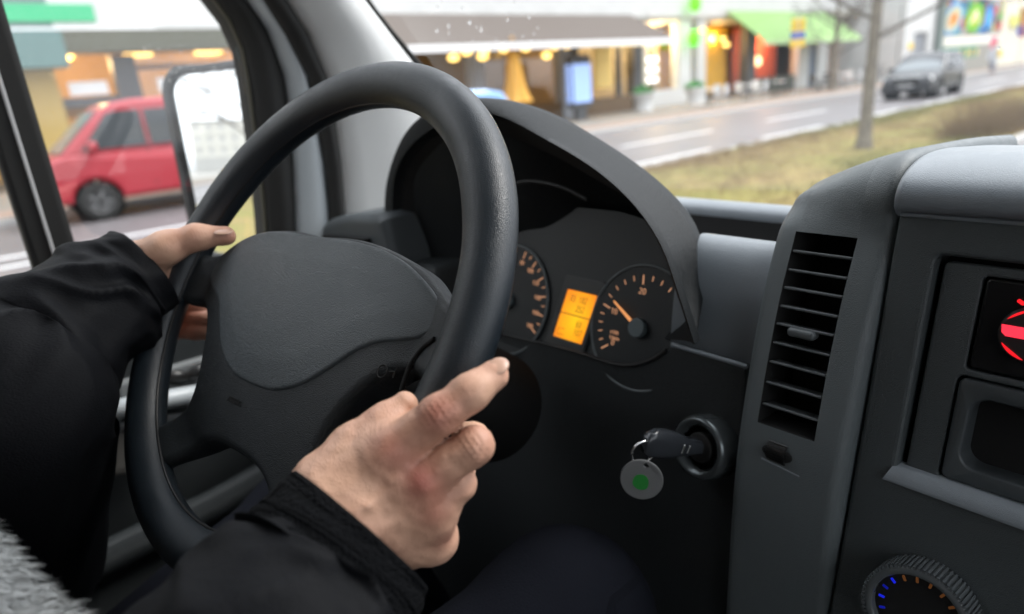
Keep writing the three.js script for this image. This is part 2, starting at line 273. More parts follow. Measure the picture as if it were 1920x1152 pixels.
{
  // inner skin, profile in height and depth, swept along the door
  const prof = [[-0.985, 1.385], [-0.945, 1.375], [-0.93, 1.35], [-0.925, 1.28], [-0.93, 1.21], [-0.925, 1.16], [-0.92, 1.1], [-0.93, 1.0], [-0.925, 0.92], [-0.9, 0.86], [-0.885, 0.8], [-0.88, 0.7], [-0.88, 0.6], [-0.99, 0.58]];
  const c = curve(prof, 60);
  add('door_panel', loft([-0.75, -0.4, -0.1, 0.3, 0.65].map(z => c.map(p => [p[0], p[1], z]))), mat([0.027, 0.032, 0.034], 0.55, { bumpMap: T.grain, bumpScale: 0.0003 }), door);
}
add('upper_panel', plate(rrect(-0.36, 0.02, 1.215, 1.335, 0.02), 0.012, 0.004), M.doorGrey, door).applyMatrix4(new THREE.Matrix4().makeRotationY(Math.PI / 2).setPosition(-0.928, 0, -0.0));
{
  const H = add('grab_bar', tube([[-0.9,1.243,-0.1938], [-0.885,1.253,-0.1676], [-0.88,1.261,-0.1292], [-0.88,1.267,-0.08487], [-0.9,1.251,-0.06695]], 0.0125, 40, 14), M.painted, door); H.name = 'handle';
  add('trim_strip', tube([[-0.9,1.211,-0.1867], [-0.89,1.232,-0.1247], [-0.89,1.243,-0.0662]], 0.006, 20, 8), M.doorGrey, door);
  for (const [p, a] of [[[-0.905,1.273,-0.1825], 0.3], [[-0.905,1.275,-0.1592], -0.4]]) { const g = new THREE.SphereGeometry(0.016, 24, 12); g.scale(0.45, 0.62, 1); g.rotateX(a); g.translate(...p); add('window_switch', boxUV(g), M.satin, door); }
  add('switch_plate', box(-0.93, -0.915, 1.25, 1.288, -0.25, -0.09, 0.006), M.doorGrey, door);
  // pocket lid and the long ledge of the door bin
  const lid = [[-0.89,1.194,-0.01966],[-0.89,1.222,-0.03814],[-0.89,1.238,-0.05634],[-0.89,1.238,-0.07386],[-0.89,1.225,-0.09789],[-0.89,1.193,-0.1029],[-0.89,1.174,-0.1015],[-0.89,1.175,-0.0737]].map(p => [p[2], p[1]]);
  const g = plate(curve(lid, 40, true), 0.03, 0.01); g.applyMatrix4(new THREE.Matrix4().set(0, 0, -1, 0, 0, 1, 0, 0, 1, 0, 0, 0, 0, 0, 0, 1)); g.translate(-0.885, 0, 0); g.computeVertexNormals();
  add('pocket_lid', g, mat([0.12, 0.115, 0.105], 0.6), door);
  add('bin_edge', tube([[-0.83,1.103,0.05305], [-0.83,1.113,-0.06469], [-0.83,1.117,-0.1483], [-0.83,1.127,-0.2213], [-0.83,1.146,-0.3366]], 0.022, 30, 12), M.dash, door);
  add('bin_face', loft([[[-0.83,1.103,0.05305], [-0.83,1.113,-0.06469], [-0.83,1.117,-0.1483], [-0.83,1.127,-0.2213], [-0.83,1.146,-0.3366]], [[-0.83,1.103,0.05305], [-0.83,1.113,-0.06469], [-0.83,1.117,-0.1483], [-0.83,1.127,-0.2213], [-0.83,1.146,-0.3366]].map(p => [p[0] + 0.03, p[1] - 0.16, p[2]])]), M.dash, door);
}
const mir = thing('door_mirror', [-1.138, 1.52, -0.366], 'black framed door mirror outside the left window, behind the rim', 'wing mirror');
{
  mir.rotation.order = 'YXZ'; mir.rotation.y = 0.535; mir.rotation.x = -0.045;
  const outl = rrect(-0.115, 0.115, -0.165, 0.158, 0.045, 10);
  // rounded shell behind, rim in front, glass set back in the rim
  add('housing', plate(outl, 0.085, 0.03, [], 6).translate(0, 0, -0.086), mat(0.03, 0.55), mir);
  add('rim', plate(outl, 0.014, 0.004, [rrect(-0.1, 0.1, -0.15, 0.145, 0.034, 10)]).translate(0, 0, -0.002), mat(0.035, 0.5), mir);
  add('glass', boxUV(new THREE.ShapeGeometry(poly(rrect(-0.1005, 0.1005, -0.1505, 0.1455, 0.034, 10)))).translate(0, 0, 0.004), M.mirror, mir);
  add('arm', merge([rod([0.09, -0.1, -0.04], [0.27, -0.12, 0.0], 0.018), rod([0.09, 0.05, -0.04], [0.27, 0.0, 0.0], 0.012)]), M.black, mir);
}

// ================================================================ dashboard
const dash = thing('dashboard', [0, 0, 0], 'charcoal dashboard with instrument hood, centre column and lower panel', 'dashboard');
{ // instrument hood: a lofted arch, lip towards the driver
  const inner = [[-0.714,1.279,-0.42],[-0.7374,1.369,-0.42],[-0.7402,1.44,-0.42],[-0.7365,1.474,-0.42],[-0.7223,1.508,-0.42],[-0.6883,1.539,-0.42],[-0.6206,1.567,-0.42],[-0.5275,1.579,-0.42],[-0.4449,1.554,-0.42],[-0.3787,1.525,-0.42],[-0.3417,1.499,-0.42],[-0.318,1.471,-0.42],[-0.3026,1.436,-0.42],[-0.2862,1.394,-0.42]];
  const outer = [...[[-0.7511,1.239,-0.425],[-0.7728,1.338,-0.425],[-0.7737,1.429,-0.425],[-0.7661,1.471,-0.425],[-0.7499,1.504,-0.425],[-0.6951,1.559,-0.425],[-0.6087,1.591,-0.425]], [-0.5408,1.593,-0.44], [-0.4882,1.577,-0.464], [-0.4357,1.546,-0.485], [-0.3806,1.509,-0.498], [-0.3509,1.479,-0.505], [-0.332,1.452,-0.5], [-0.319,1.419,-0.482], [-0.292,1.389,-0.43]];
  const N = 64, a = curve(inner, N), b = curve(outer, N), base = [-0.478, 1.36, -0.5];
  const sc = (p, k, z, drop = 0) => [base[0] + (p[0] - base[0]) * k, base[1] + (p[1] - base[1]) * k - drop, z];
  const mid = (t, z) => a.map((p, i) => [lerp(p[0], b[i][0], t), lerp(p[1], b[i][1], t), z]);
  const over = (t, out) => a.map((p, i) => { const q = b[i], k = out * Math.sin(Math.PI * t); const s = Math.sin(t * Math.PI / 2), c = 1 - Math.cos(t * Math.PI / 2); return [lerp(p[0], q[0], s * 0.75 + t * 0.25), lerp(p[1], q[1], s * 0.75 + t * 0.25), lerp(-0.42, q[2], c * 0.75 + t * 0.25)]; });
  const rows = [a.map(p => sc(p, 0.66, -0.53)), a.map(p => sc(p, 0.83, -0.47)), a.map(p => [p[0], p[1], -0.428]), over(0, 0), over(0.03, 0.06), over(0.1, 0.06), over(0.2, 0.06), over(0.3, 0.06), over(0.4, 0.06), over(0.5, 0.06), over(0.6, 0.06), over(0.7, 0.06), over(0.8, 0.06), over(0.9, 0.06), b, b.map(p => sc(p, 0.9, p[2] - 0.012, 0.003)), b.map(p => sc(p, 0.7, p[2] - 0.035, 0.012)), b.map(p => sc(p, 0.45, p[2] - 0.08, 0.02))];
  const g = loft(rows);
  add('instrument_hood', g, soft([0.009, 0.011, 0.0122], 0.55, 0.5, { bumpMap: T.grain, bumpScale: 0.0003 }), dash);
  const lin = loft([a.map(p => sc(p, 0.655, -0.53)), a.map(p => sc(p, 0.825, -0.47)), a.map(p => sc(p, 0.975, -0.43))]);
  add('hood_lining', lin, M.deep, dash);
  // smooth inner ring above the dials
  add('hood_back', plate(a.map(p => { const q = sc(p, 0.67, 0); return [q[0], q[1]]; }), 0.004).translate(0, 0, -0.534), M.deep, dash);
  const r2 = [[-0.545,1.501,-0.452],[-0.5141,1.508,-0.452],[-0.4859,1.508,-0.452],[-0.456,1.504,-0.452],[-0.4282,1.495,-0.452]];
  add('hood_ring', tube(r2, 0.002, 40, 8), M.black, dash);
}
{ // crossbeam between hood and centre column: ridge, rounded face
  const prof = [[-0.21, -0.6], [-0.205, -0.56], [-0.158, -0.535], [-0.1415, -0.518], [-0.139, -0.505], [-0.144, -0.494], [-0.155, -0.485], [-0.178, -0.476], [-0.205, -0.471], [-0.236, -0.468], [-0.29, -0.466]];
  const c = curve(prof, 40), xs = [-0.345, -0.338, -0.31, -0.28, -0.252, -0.2465];
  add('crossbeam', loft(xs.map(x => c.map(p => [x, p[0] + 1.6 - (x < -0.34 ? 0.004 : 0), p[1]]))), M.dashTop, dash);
  add('storage_tray', loft([-0.85, -0.6, -0.35, -0.252].map(x => [[-0.161, -0.6745], [-0.18, -0.668], [-0.21, -0.655], [-0.212, -0.56], [-0.162, -0.5365]].map(p => [x, p[0] + 1.6, p[1]]))), M.deep, dash);
  const top = [[-0.164, -0.674], [-0.158, -0.671], [-0.151, -0.678], [-0.1475, -0.69], [-0.15, -0.71], [-0.16, -0.735], [-0.2, -0.85], [-0.24, -0.98]];
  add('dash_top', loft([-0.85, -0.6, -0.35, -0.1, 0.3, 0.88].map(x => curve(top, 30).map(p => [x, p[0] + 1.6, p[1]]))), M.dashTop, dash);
  add('dash_underside', box(-0.88, 0.88, 0.8, 1.38, -0.98, -0.6), M.deep, dash);
}
{ // left end with its air vent
  const g = add('left_housing', plate(curve([[-0.9578,1.345,-0.4],[-0.9269,1.409,-0.4],[-0.9002,1.436,-0.4],[-0.8681,1.448,-0.4],[-0.8139,1.457,-0.4],[-0.7538,1.462,-0.4],[-0.7239,1.464,-0.4],[-0.7174,1.44,-0.4],[-0.7152,1.385,-0.4]], 40, true).map(p => [p[0], p[1]]), 0.12, 0.012, [], 5).translate(0, 0, -0.512), mat([0.06, 0.07, 0.076], 0.5), dash);
  add('left_vent', plate([[-0.8812,1.424,-0.388],[-0.7552,1.433,-0.388],[-0.7584,1.422,-0.388],[-0.8962,1.408,-0.388]].map(p => [p[0], p[1]]), 0.01).translate(0, 0, -0.392), M.deep, dash);
  add('left_fill', box(-0.9, -0.66, 0.9, 1.4, -0.6, -0.42, 0.01), M.dash, dash);
}
{ // lower panel under the instruments, with a raised top edge
  const F = [[-0.45,1.3,-0.45],[1,0,0],[0,0.9927,-0.1203],[0,0.1203,0.9927]], g = inFrame(new THREE.Group(), F);
  const out = [[0.1895,0.0666],[0.1787,0.0670],[0.1530,0.0674],[0.1152,0.0679],[0.1085,0.0627],[0.0943,0.0502],[0.0792,0.0415],[0.0632,0.0355],[0.0463,0.0327],[0.0100,0.0324],[-0.0376,0.0301],[-0.1290,0.0232],[-0.2158,0.0149],[-0.3188,0.0003]];
  const sh = [...out, [-0.3, -0.05], [-0.3, -0.6], [0.206, -0.6]];
  const pg = plate(sh, 0.05, 0.004).translate(0, 0, -0.05); pg.applyMatrix4(frameMatrix(F));
  add('lower_panel', pg, soft([0.02, 0.023, 0.0245], 0.55, 0.8, { bumpMap: T.grain, bumpScale: 0.0004 }), dash);
  const ed = tube(out.slice(0, 4).map(p => [p[0], p[1] + 0.001, 0.001]), 0.0022, 20, 8); ed.applyMatrix4(frameMatrix(F)); add('panel_edge', ed, M.dashTop, dash);
  const ed2 = tube(out.slice(4, 12).map(p => [p[0], p[1] - 0.001, 0.0]), 0.002, 30, 8); ed2.applyMatrix4(frameMatrix(F)); add('panel_edge', ed2, M.black, dash);
}
{ // centre column with the tall vent
  const prof = curve([[-0.076, -0.76], [-0.068, -0.66], [-0.064, -0.58], [-0.0625, -0.535], [-0.066, -0.505], [-0.08, -0.489], [-0.11, -0.479], [-0.16, -0.458], [-0.22, -0.44], [-0.3, -0.424], [-0.42, -0.416], [-0.7, -0.41]], 120);
  const zAt = y => { let b = prof[0]; for (let i = 40; i < prof.length - 1; i++) if (prof[i][0] >= y && prof[i + 1][0] < y) { const t = (prof[i][0] - y) / (prof[i][0] - prof[i + 1][0]); return lerp(prof[i][1], prof[i + 1][1], t); } return b[1]; };
  const Y0 = -0.1195, Y1 = -0.2635, X0 = -0.2345, X1 = -0.1895;
  const pts = prof.filter(p => Math.abs(p[0] - Y0) > 0.0015 && Math.abs(p[0] - Y1) > 0.0015 || p[1] < -0.5);
  const all = []; for (let i = 0; i < pts.length; i++) { all.push(pts[i]); const a = pts[i], b = pts[i + 1]; if (b) for (const Y of [Y0, Y1]) if (a[1] > -0.5 && a[0] > Y && b[0] < Y) all.push([Y, zAt(Y)]); }
  const edge = (x) => { const d = Math.min(x + 0.2515, -0.166 - x), r = 0.009; return d < r ? r - Math.sqrt(Math.max(0, r * r - (r - d) ** 2)) : 0; };
  const row = (x) => all.map((p, i) => { const a = all[Math.max(0, i - 1)], b = all[Math.min(all.length - 1, i + 1)], dx = b[0] - a[0], dz = b[1] - a[1], l = Math.hypot(dx, dz), e = edge(x); const s = clamp((x + 0.166) / -0.0855), top = sstep(-0.125, -0.085, p[0]); return [x, p[0] + 1.6 - e * dz / l - 0.031 * s ** 1.5 * top * sstep(-0.465, -0.507, p[1]), p[1] + e * dx / l + top * lerp(0.013, -0.012, s)]; });
  const xsL = [-0.2515, -0.2508, -0.2495, -0.247, -0.2445, -0.24, X0], xsM = [X0, -0.22, -0.205, X1], xsR = [X1, -0.183, -0.176, -0.1735, -0.171, -0.1685, -0.1667, -0.166];
  const iTop = all.findIndex(p => p[0] === Y0), iBot = all.findIndex(p => p[0] === Y1);
  const full = xs => loft(xs.map(row));
  const gs = [full(xsL), full(xsR), loft(xsM.map(x => row(x).slice(0, iTop + 1))), loft(xsM.map(x => row(x).slice(iBot)))];
  // sides going back
  for (const x of [-0.2515, -0.166]) { const r = row(x); gs.push(loft([r, r.map(p => [p[0], p[1] - 0.02, p[2] - 0.09])])); }
  add('centre_column', merge(gs), M.column, dash);
  // vent box: walls, slats, slider
  const vent = new THREE.Group(); vent.name = 'air_vent'; dash.add(vent);
  const hole = all.slice(iTop, iBot + 1), w = [];
  for (const x of [X0, X1]) w.push(loft([hole.map(p => [x, p[0] + 1.6, p[1]]), hole.map(p => [x, p[0] + 1.6 - 0.004, p[1] - 0.05])]));
  for (const p of [hole[0], hole[hole.length - 1]]) w.push(loft([[[X0, p[0] + 1.6, p[1]], [X1, p[0] + 1.6, p[1]]], [[X0, p[0] + 1.596, p[1] - 0.05], [X1, p[0] + 1.596, p[1] - 0.05]]]));
  w.push(loft([hole.map(p => [X0, p[0] + 1.596, p[1] - 0.048]), hole.map(p => [X1, p[0] + 1.596, p[1] - 0.048])]));
  add('vent_box', merge(w), M.deep, vent);
  [-0.1358, -0.1492, -0.162, -0.1756, -0.1888, -0.203, -0.2176, -0.2337, -0.2508].forEach((y, i) => {
    const z = zAt(y), tilt = lerp(0.1, 0.5, i / 8), s = new RoundedBoxGeometry(X1 - X0 - 0.001, 0.0022, 0.016, 2, 0.001); s.rotateX(-0.3); s.translate((X0 + X1) / 2, y + 1.6, z - 0.0095);
    const sl = add('slat', boxUV(s), M.slatGrey, vent);
    if (i === 4) { const t = new RoundedBoxGeometry(0.021, 0.007, 0.011, 3, 0.003); t.rotateX(-0.1); t.translate((X0 + X1) / 2 - 0.001, y + 1.6 - 0.0012, z - 0.0025); add('slider', boxUV(t), M.slatGrey, sl); }
  });
  // thumb wheel below the vent
  const yw = -0.2825, zw = zAt(yw);
  const rec = new THREE.SphereGeometry(0.015, 24, 16); rec.scale(0.82, 0.42, 0.16); rec.translate(-0.2155, yw + 1.6, zw + 0.0004);
  add('wheel_recess', boxUV(rec), M.deep, dash);
  const wh = []; for (let i = 0; i < 24; i++) { const a = i / 24 * Math.PI * 2; wh.push(new THREE.BoxGeometry(0.0145, 0.0012, 0.0014).rotateX(a).translate(-0.2155, yw + 1.6 + 0.0095 * Math.sin(-a), zw - 0.0055 + 0.0095 * Math.cos(a))); }
  wh.push(new THREE.CylinderGeometry(0.0092, 0.0092, 0.014, 24).rotateZ(Math.PI / 2).translate(-0.2155, yw + 1.6, zw - 0.0055));
  add('thumb_wheel', merge(wh), M.satin, dash);
  const sc = rod([-0.2275, yw + 1.6 - 0.0085, zw + 0.0005], [-0.1965, yw + 1.6 - 0.0115, zw + 0.0008], 0.0012); add('wheel_groove', sc, M.dashTop, dash);
}
{ // padded roll and console to the right of the column
  const prof = curve([[-0.09, -0.76], [-0.076, -0.66], [-0.068, -0.58], [-0.0645, -0.54], [-0.0635, -0.51], [-0.0655, -0.492], [-0.07, -0.476], [-0.0765, -0.465], [-0.084, -0.4605], [-0.0915, -0.462], [-0.097, -0.469], [-0.1, -0.5]], 60);
  const e = [[-0.1645, 0.004], [-0.1635, 0.0015], [-0.16, 0], [0.2, 0], [0.5, 0], [0.87, 0]];
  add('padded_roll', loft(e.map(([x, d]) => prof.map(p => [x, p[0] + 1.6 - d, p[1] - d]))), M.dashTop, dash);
  const F = [[-0.1,1.35,-0.447],[1,0,0],[0,0.9835,-0.1811],[0,0.1811,0.9835]], m = frameMatrix(F), put = (n, g, mt, par = dash) => { g.applyMatrix4(m); return add(n, g, mt, par); };
  const x0 = -0.0645, rx0 = -0.0385, ry1 = 0.1285, ry0 = -0.0245;
  const hole = rrect(rx0 , 0.24, ry0, ry1, 0.005, 4);
  put('console_panel', plate([[x0, 0.1525], [0.75, 0.1525], [0.75, -0.5], [x0, -0.5]], 0.03, 0.003, [hole]).translate(0, 0, -0.03), mat([0.05, 0.059, 0.062], 0.48, { bumpMap: T.grain, bumpScale: 0.0003 }));
  put('panel_edge', tube([[x0 + 0.001, 0.1525, -0.0015], [0.3, 0.1525, -0.0015]], 0.0018, 8, 8), M.dashTop);
  // recess: sloping lower lip, back plate
  put('recess_lip', boxUV(loft([[[rx0 - 0.006, ry0 - 0.006, 0.003], [0.24, ry0 - 0.0075, 0.003]], [[rx0 - 0.005, ry0 - 0.0035, 0.0038], [0.24, ry0 - 0.0045, 0.0038]], [[rx0 - 0.002, ry0 + 0.0045, 0.001], [0.24, ry0 + 0.004, 0.001]], [[rx0, ry0 + 0.006, -0.012], [0.24, ry0 + 0.006, -0.012]]])), M.dashTop);
  put('recess_plate', plate(rrect(rx0 + 0.0035, 0.24, ry0 + 0.003, ry1 - 0.004, 0.004, 4), 0.008, 0.0015, [rrect(-0.0125, 0.2, 0.057, 0.118, 0.003, 4), rrect(-0.0155, 0.2, -0.02, 0.0525, 0.004, 4)]).translate(0, 0, -0.016), mat([0.05, 0.059, 0.062], 0.48, { bumpMap: T.grain, bumpScale: 0.0003 }));
  put('recess_back', plate(rrect(rx0, 0.3, ry0, ry1, 0.003, 3), 0.004).translate(0, 0, -0.032), M.deep);
  const ring = (x0, x1, y0, y1, r, z) => rrect(x0, x1, y0, y1, r, 8).map(p => [p[0], p[1], z]);
  put('tray_frame', boxUV(loft([ring(-0.0138, 0.2, -0.0185, 0.051, 0.004, -0.02), ring(-0.0138, 0.2, -0.0185, 0.051, 0.004, -0.0085), ring(-0.0125, 0.1985, -0.0172, 0.0497, 0.004, -0.0065), ring(-0.0065, 0.17, -0.009, 0.0415, 0.011, -0.0065), ring(-0.005, 0.169, -0.0075, 0.04, 0.011, -0.0085), ring(-0.005, 0.169, -0.0075, 0.04, 0.011, -0.03)], true)), mat([0.048, 0.056, 0.06], 0.45));
}
// ================================================================ hazard switch module, heater dial
{
  const F = [[-0.1,1.35,-0.447],[1,0,0],[0,0.9835,-0.1811],[0,0.1811,0.9835]];
  const hz = inFrame(thing('switch_module', [0, 0, 0], 'glossy black switch panel with lit red hazard button at the right edge', 'switch panel'), F);
  add('module_plate', plate(rrect(-0.0105, 0.1, 0.0585, 0.117, 0.003), 0.012, 0.0015).translate(0, 0, -0.02), M.gloss, hz);
  const red = new THREE.MeshStandardMaterial({ color: col(0.5, 0.005, 0.01), roughness: 0.3, emissive: col(1, 0.012, 0.02), emissiveIntensity: 0.34, side: THREE.DoubleSide });
  const hot = new THREE.MeshStandardMaterial({ color: col(0.6, 0.03, 0.04), roughness: 0.3, emissive: col(1, 0.03, 0.06), emissiveIntensity: 0.45, side: THREE.DoubleSide });
  const c = [0.0185, 0.0865];
  add('hazard_button', plate(circle(c[0], c[1], 0.0175, 40), 0.005, 0.002).translate(0, 0, -0.0085), mat(0.02, 0.25), hz);
  const B = hz.children[1], arc = (r, a0, a1) => circle(c[0], c[1], r, 12, a0, a1);
  add('lit_segment', plate([...arc(0.0155, 1.75, 2.62)], 0.001).translate(0, 0, -0.0032), red, B);
  add('lit_segment', plate([[c[0] - 0.0155, c[1] + 0.0042], [c[0] + 0.015, c[1] + 0.0042], [c[0] + 0.015, c[1] - 0.0026], [c[0] - 0.0125, c[1] - 0.0026], [c[0] - 0.0148, c[1] - 0.0005]], 0.001).translate(0, 0, -0.0032), hot, B);
  add('lit_segment', plate([...arc(0.0155, 3.62, 4.6)], 0.001).translate(0, 0, -0.0032), red, B);
  add('warning_lamp', plate(rrect(-0.0022, 0.0022, -0.0011, 0.0011, 0.001), 0.001).rotateZ(-0.55).translate(0.0092, 0.1052, -0.0078), red, hz);
  const cl = inFrame(thing('heater_dial', [0, 0, 0], 'round black heater dial with blue and red marks low on the console', 'dial'), F);
  const o = [-0.0055, -0.1075], k = [];
  for (let i = 0; i < 72; i++) { const a = i / 72 * Math.PI * 2; k.push(new THREE.BoxGeometry(0.0022, 0.0014, 0.02).rotateZ(a).translate(o[0] + 0.0325 * Math.cos(a), o[1] + 0.0325 * Math.sin(a), 0.011)); }
  k.push(plain(new THREE.LatheGeometry([[0.0265, 0.004], [0.0265, 0.0195], [0.0275, 0.0212], [0.031, 0.0208], [0.0322, 0.0195], [0.0325, 0.001]].map(p => new THREE.Vector2(...p)), 72).rotateX(Math.PI / 2).translate(o[0], o[1], 0)));
  add('knurled_ring', merge(k), mat([0.09, 0.1, 0.105], 0.25), cl);
  add('dial_face', plate(circle(...o, 0.0266, 48), 0.002).translate(0, 0, 0.013), M.black, cl);
  add('pointer', box(o[0] + 0.0262, o[0] + 0.0305, o[1] + 0.0095, o[1] + 0.0135, 0.0205, 0.0222, 0.0006), mat(0.75, 0.4), cl).rotation.set(0, 0, 0);
  for (let i = 0; i < 12; i++) {
    const a = Math.PI * (1.12 - i * 0.113), r = 0.0225, e = i < 4 ? [0.01, 0.02, 0.75] : i > 9 ? [0.8, 0.02, 0.02] : [0.3, 0.11, 0.03];
    add('mark', plate(rrect(-0.0019, 0.0019, -0.0008, 0.0008, 0.0004, 2), 0.0006).rotateZ(a).translate(o[0] + r * Math.cos(a), o[1] + r * Math.sin(a), 0.015), new THREE.MeshStandardMaterial({ color: col(...e), emissive: col(...e), emissiveIntensity: i % 2 && i < 4 ? 0.2 : i > 9 ? 0.1 : 0.05, side: THREE.DoubleSide }), cl);
  }
}
// ================================================================ instrument cluster
const font = await new FontLoader().loadAsync('fonts/droid/droid_sans_regular.typeface.json');
const text = (s, size, depth = 0.0003) => { const g = new TextGeometry(s, { font, size, depth, curveSegments: 4 }); g.computeBoundingBox(); const b = g.boundingBox; g.translate(-(b.min.x + b.max.x) / 2, -(b.min.y + b.max.y) / 2, 0); return boxUV(g); };
{
  const clu = inFrame(thing('instrument_cluster', [0, 0, 0], 'dark instrument cluster with orange display between two dials under the hood', 'instrument cluster'), [[-0.468,1.364,-0.47],[1,0,0],[0,0.9435,-0.3312],[0,0.3312,0.9435]]);
  const lit = new THREE.MeshStandardMaterial({ color: col(0.5, 0.22, 0.1), roughness: 0.6, emissive: col(1, 0.5, 0.28), emissiveIntensity: 0.16, side: THREE.DoubleSide });
  const face = mat([0.012, 0.015, 0.0165], 0.55, { bumpMap: T.grain, bumpScale: 0.0001 }), ringM = mat([0.13, 0.15, 0.155], 0.4);
  add('cluster_plate', plate([[-0.2, -0.043], [-0.06, -0.043], [0.02, -0.047], [0.047, -0.045], [0.09, -0.062], [0.13, -0.05], [0.155, -0.02], [0.155, 0.075], [0.1, 0.105], [0.03, 0.116], [-0.07, 0.116], [-0.14, 0.105], [-0.2, 0.075]], 0.006, 0.001).translate(0, 0, -0.0085), mat([0.02, 0.0235, 0.025], 0.55), clu);
  const dial = (name, cx, cy, R, lab) => {
    const g = new THREE.Group(); g.name = name; clu.add(g);
    add('dial_face', plate(circle(cx, cy, R, 64), 0.0024, 0.0006).translate(0, 0, -0.002), face, g);
    const r = []; for (let i = 0; i <= 64; i++) r.push([cx + R * Math.cos(i / 64 * 6.2832), cy + R * Math.sin(i / 64 * 6.2832), 0]);
    add('dial_ring', boxUV(new THREE.TorusGeometry(R, 0.0013, 8, 80).translate(cx, cy, 0.0005)), ringM, g);
    add('needle_hub', plate(circle(cx, cy, 0.0096, 36), 0.007, 0.0012).translate(0, 0, 0.0005), mat([0.11, 0.14, 0.15], 0.5), g);
    return g;
  };
  const tick = (g, cx, cy, R, deg, len, w) => { const a = deg * Math.PI / 180; add('tick', plate(rrect(-len, 0, -w / 2, w / 2, w * 0.2, 2), 0.0004).rotateZ(a).translate(cx + R * Math.cos(a), cy + R * Math.sin(a), 0.0006), lit, g); };
  const sp = [-0.1105, -0.0025], sR = 0.0655, sd = dial('speedometer', ...sp, sR);
  // 80 at about 68 degrees, 180 at about -40: one number every 20
  for (let v = 0; v <= 180; v += 10) { const deg = v < 80 ? 76 + (80 - v) * 1.7 : 76 - (v - 80) * 1.04; tick(sd, ...sp, sR - 0.004, deg, v % 20 ? 0.0045 : 0.0085, v % 20 ? 0.0009 : 0.0012); if (v % 20 === 0) { const a = deg * Math.PI / 180; add('numeral', text(String(v), 0.0048).translate(sp[0] + (sR - 0.0165) * Math.cos(a), sp[1] + (sR - 0.0175) * Math.sin(a), 0.0006), lit, sd); } }
  { const a = 110 * Math.PI / 180; add('needle', plate([[0.006, -0.0013], [0.05, -0.0006], [0.05, 0.0006], [0.006, 0.0013]], 0.001).rotateZ(a).translate(sp[0], sp[1], 0.004), lit, sd); }
  const rp = [0.0845, 0.0055], rR = 0.0615, rd = dial('rev_counter', ...rp, rR);
  const revDeg = v => v < 10 ? 216 - v * 5.2 : 164 - (v - 10) * 6.6;
  for (let i = 0; i <= 14; i++) { const v = i * 2, deg = revDeg(v); }
  for (const [v, big] of [[0, 1], [2, 0], [4, 0], [6, 0], [8, 0], [10, 1], [12, 0], [14, 0], [16, 0], [18, 0], [20, 1], [22, 0], [24, 0], [26, 0]]) tick(rd, ...rp, rR - 0.0095, revDeg(v), big ? 0.0095 : 0.005, big ? 0.0013 : 0.0009);
  for (const [s, v] of [['0', 0], ['10', 10], ['20', 20]]) { const a = revDeg(v) * Math.PI / 180; add('numeral', text(s, 0.0058).translate(rp[0] + (rR - 0.0255) * Math.cos(a), rp[1] + (rR - 0.0255) * Math.sin(a), 0.0006), lit, rd); }
  add('numeral', text('x100', 0.0036).translate(rp[0] - 0.0295, rp[1] - 0.011, 0.0006), lit, rd);
  add('numeral', text('1/min', 0.0036).translate(rp[0] - 0.0285, rp[1] - 0.0165, 0.0006), lit, rd);
  { const a = revDeg(12.2) * Math.PI / 180; add('needle', plate([[0.006, -0.0017], [0.0395, -0.0006], [0.0395, 0.0006], [0.006, 0.0017]], 0.0016).rotateZ(a).translate(rp[0], rp[1], 0.0042), new THREE.MeshStandardMaterial({ color: col(0.6, 0.25, 0.1), emissive: col(1, 0.4, 0.14), emissiveIntensity: 0.24, side: THREE.DoubleSide }), rd); }
  // orange display with dark characters
  const cv = document.createElement('canvas'); cv.width = 330; cv.height = 300; const x = cv.getContext('2d');
  const bg = x.createRadialGradient(190, 170, 20, 170, 160, 240); bg.addColorStop(0, '#ffc400'); bg.addColorStop(0.55, '#ffa200'); bg.addColorStop(1, '#f27a00'); x.fillStyle = bg; x.fillRect(0, 0, 330, 300);
  x.fillStyle = '#5e2f00'; x.textBaseline = 'alphabetic'; x.font = 'bold 54px monospace'; x.fillText('03 182', 55, 66); x.fillText('252', 150, 122); x.fillRect(0, 142, 330, 7); x.fillText('60', 205, 212); x.fillText('107', 205, 262); x.font = '44px sans-serif'; x.fillText('P', 22, 268); x.fillRect(22, 276, 90, 5); x.fillRect(60, 238, 40, 5);
  const tx = new THREE.CanvasTexture(cv); tx.colorSpace = THREE.SRGBColorSpace;
  const lean = g => { const p = g.attributes.position; for (let i = 0; i < p.count; i++) p.setX(i, p.getX(i) + 0.17 * p.getY(i)); return g; };
  const g = lean(new THREE.PlaneGeometry(0.0425, 0.054).translate(-0.002, -0.0007, 0));
  const sg = new THREE.Group(); sg.name = 'display'; clu.add(sg);
  add('screen', g.translate(0, 0, 0.0004), new THREE.MeshStandardMaterial({ color: col(0.02), roughness: 0.4, emissive: col(1), emissiveMap: tx, emissiveIntensity: 0.37, side: THREE.DoubleSide }), sg);
  add('bezel', lean(plate(rrect(-0.032, 0.025, -0.042, 0.042, 0.003), 0.003, 0.001, [rrect(-0.0232, 0.0192, -0.0277, 0.0263, 0.001, 2)])).translate(0, 0, -0.002), mat([0.035, 0.037, 0.037], 0.5), sg);
}
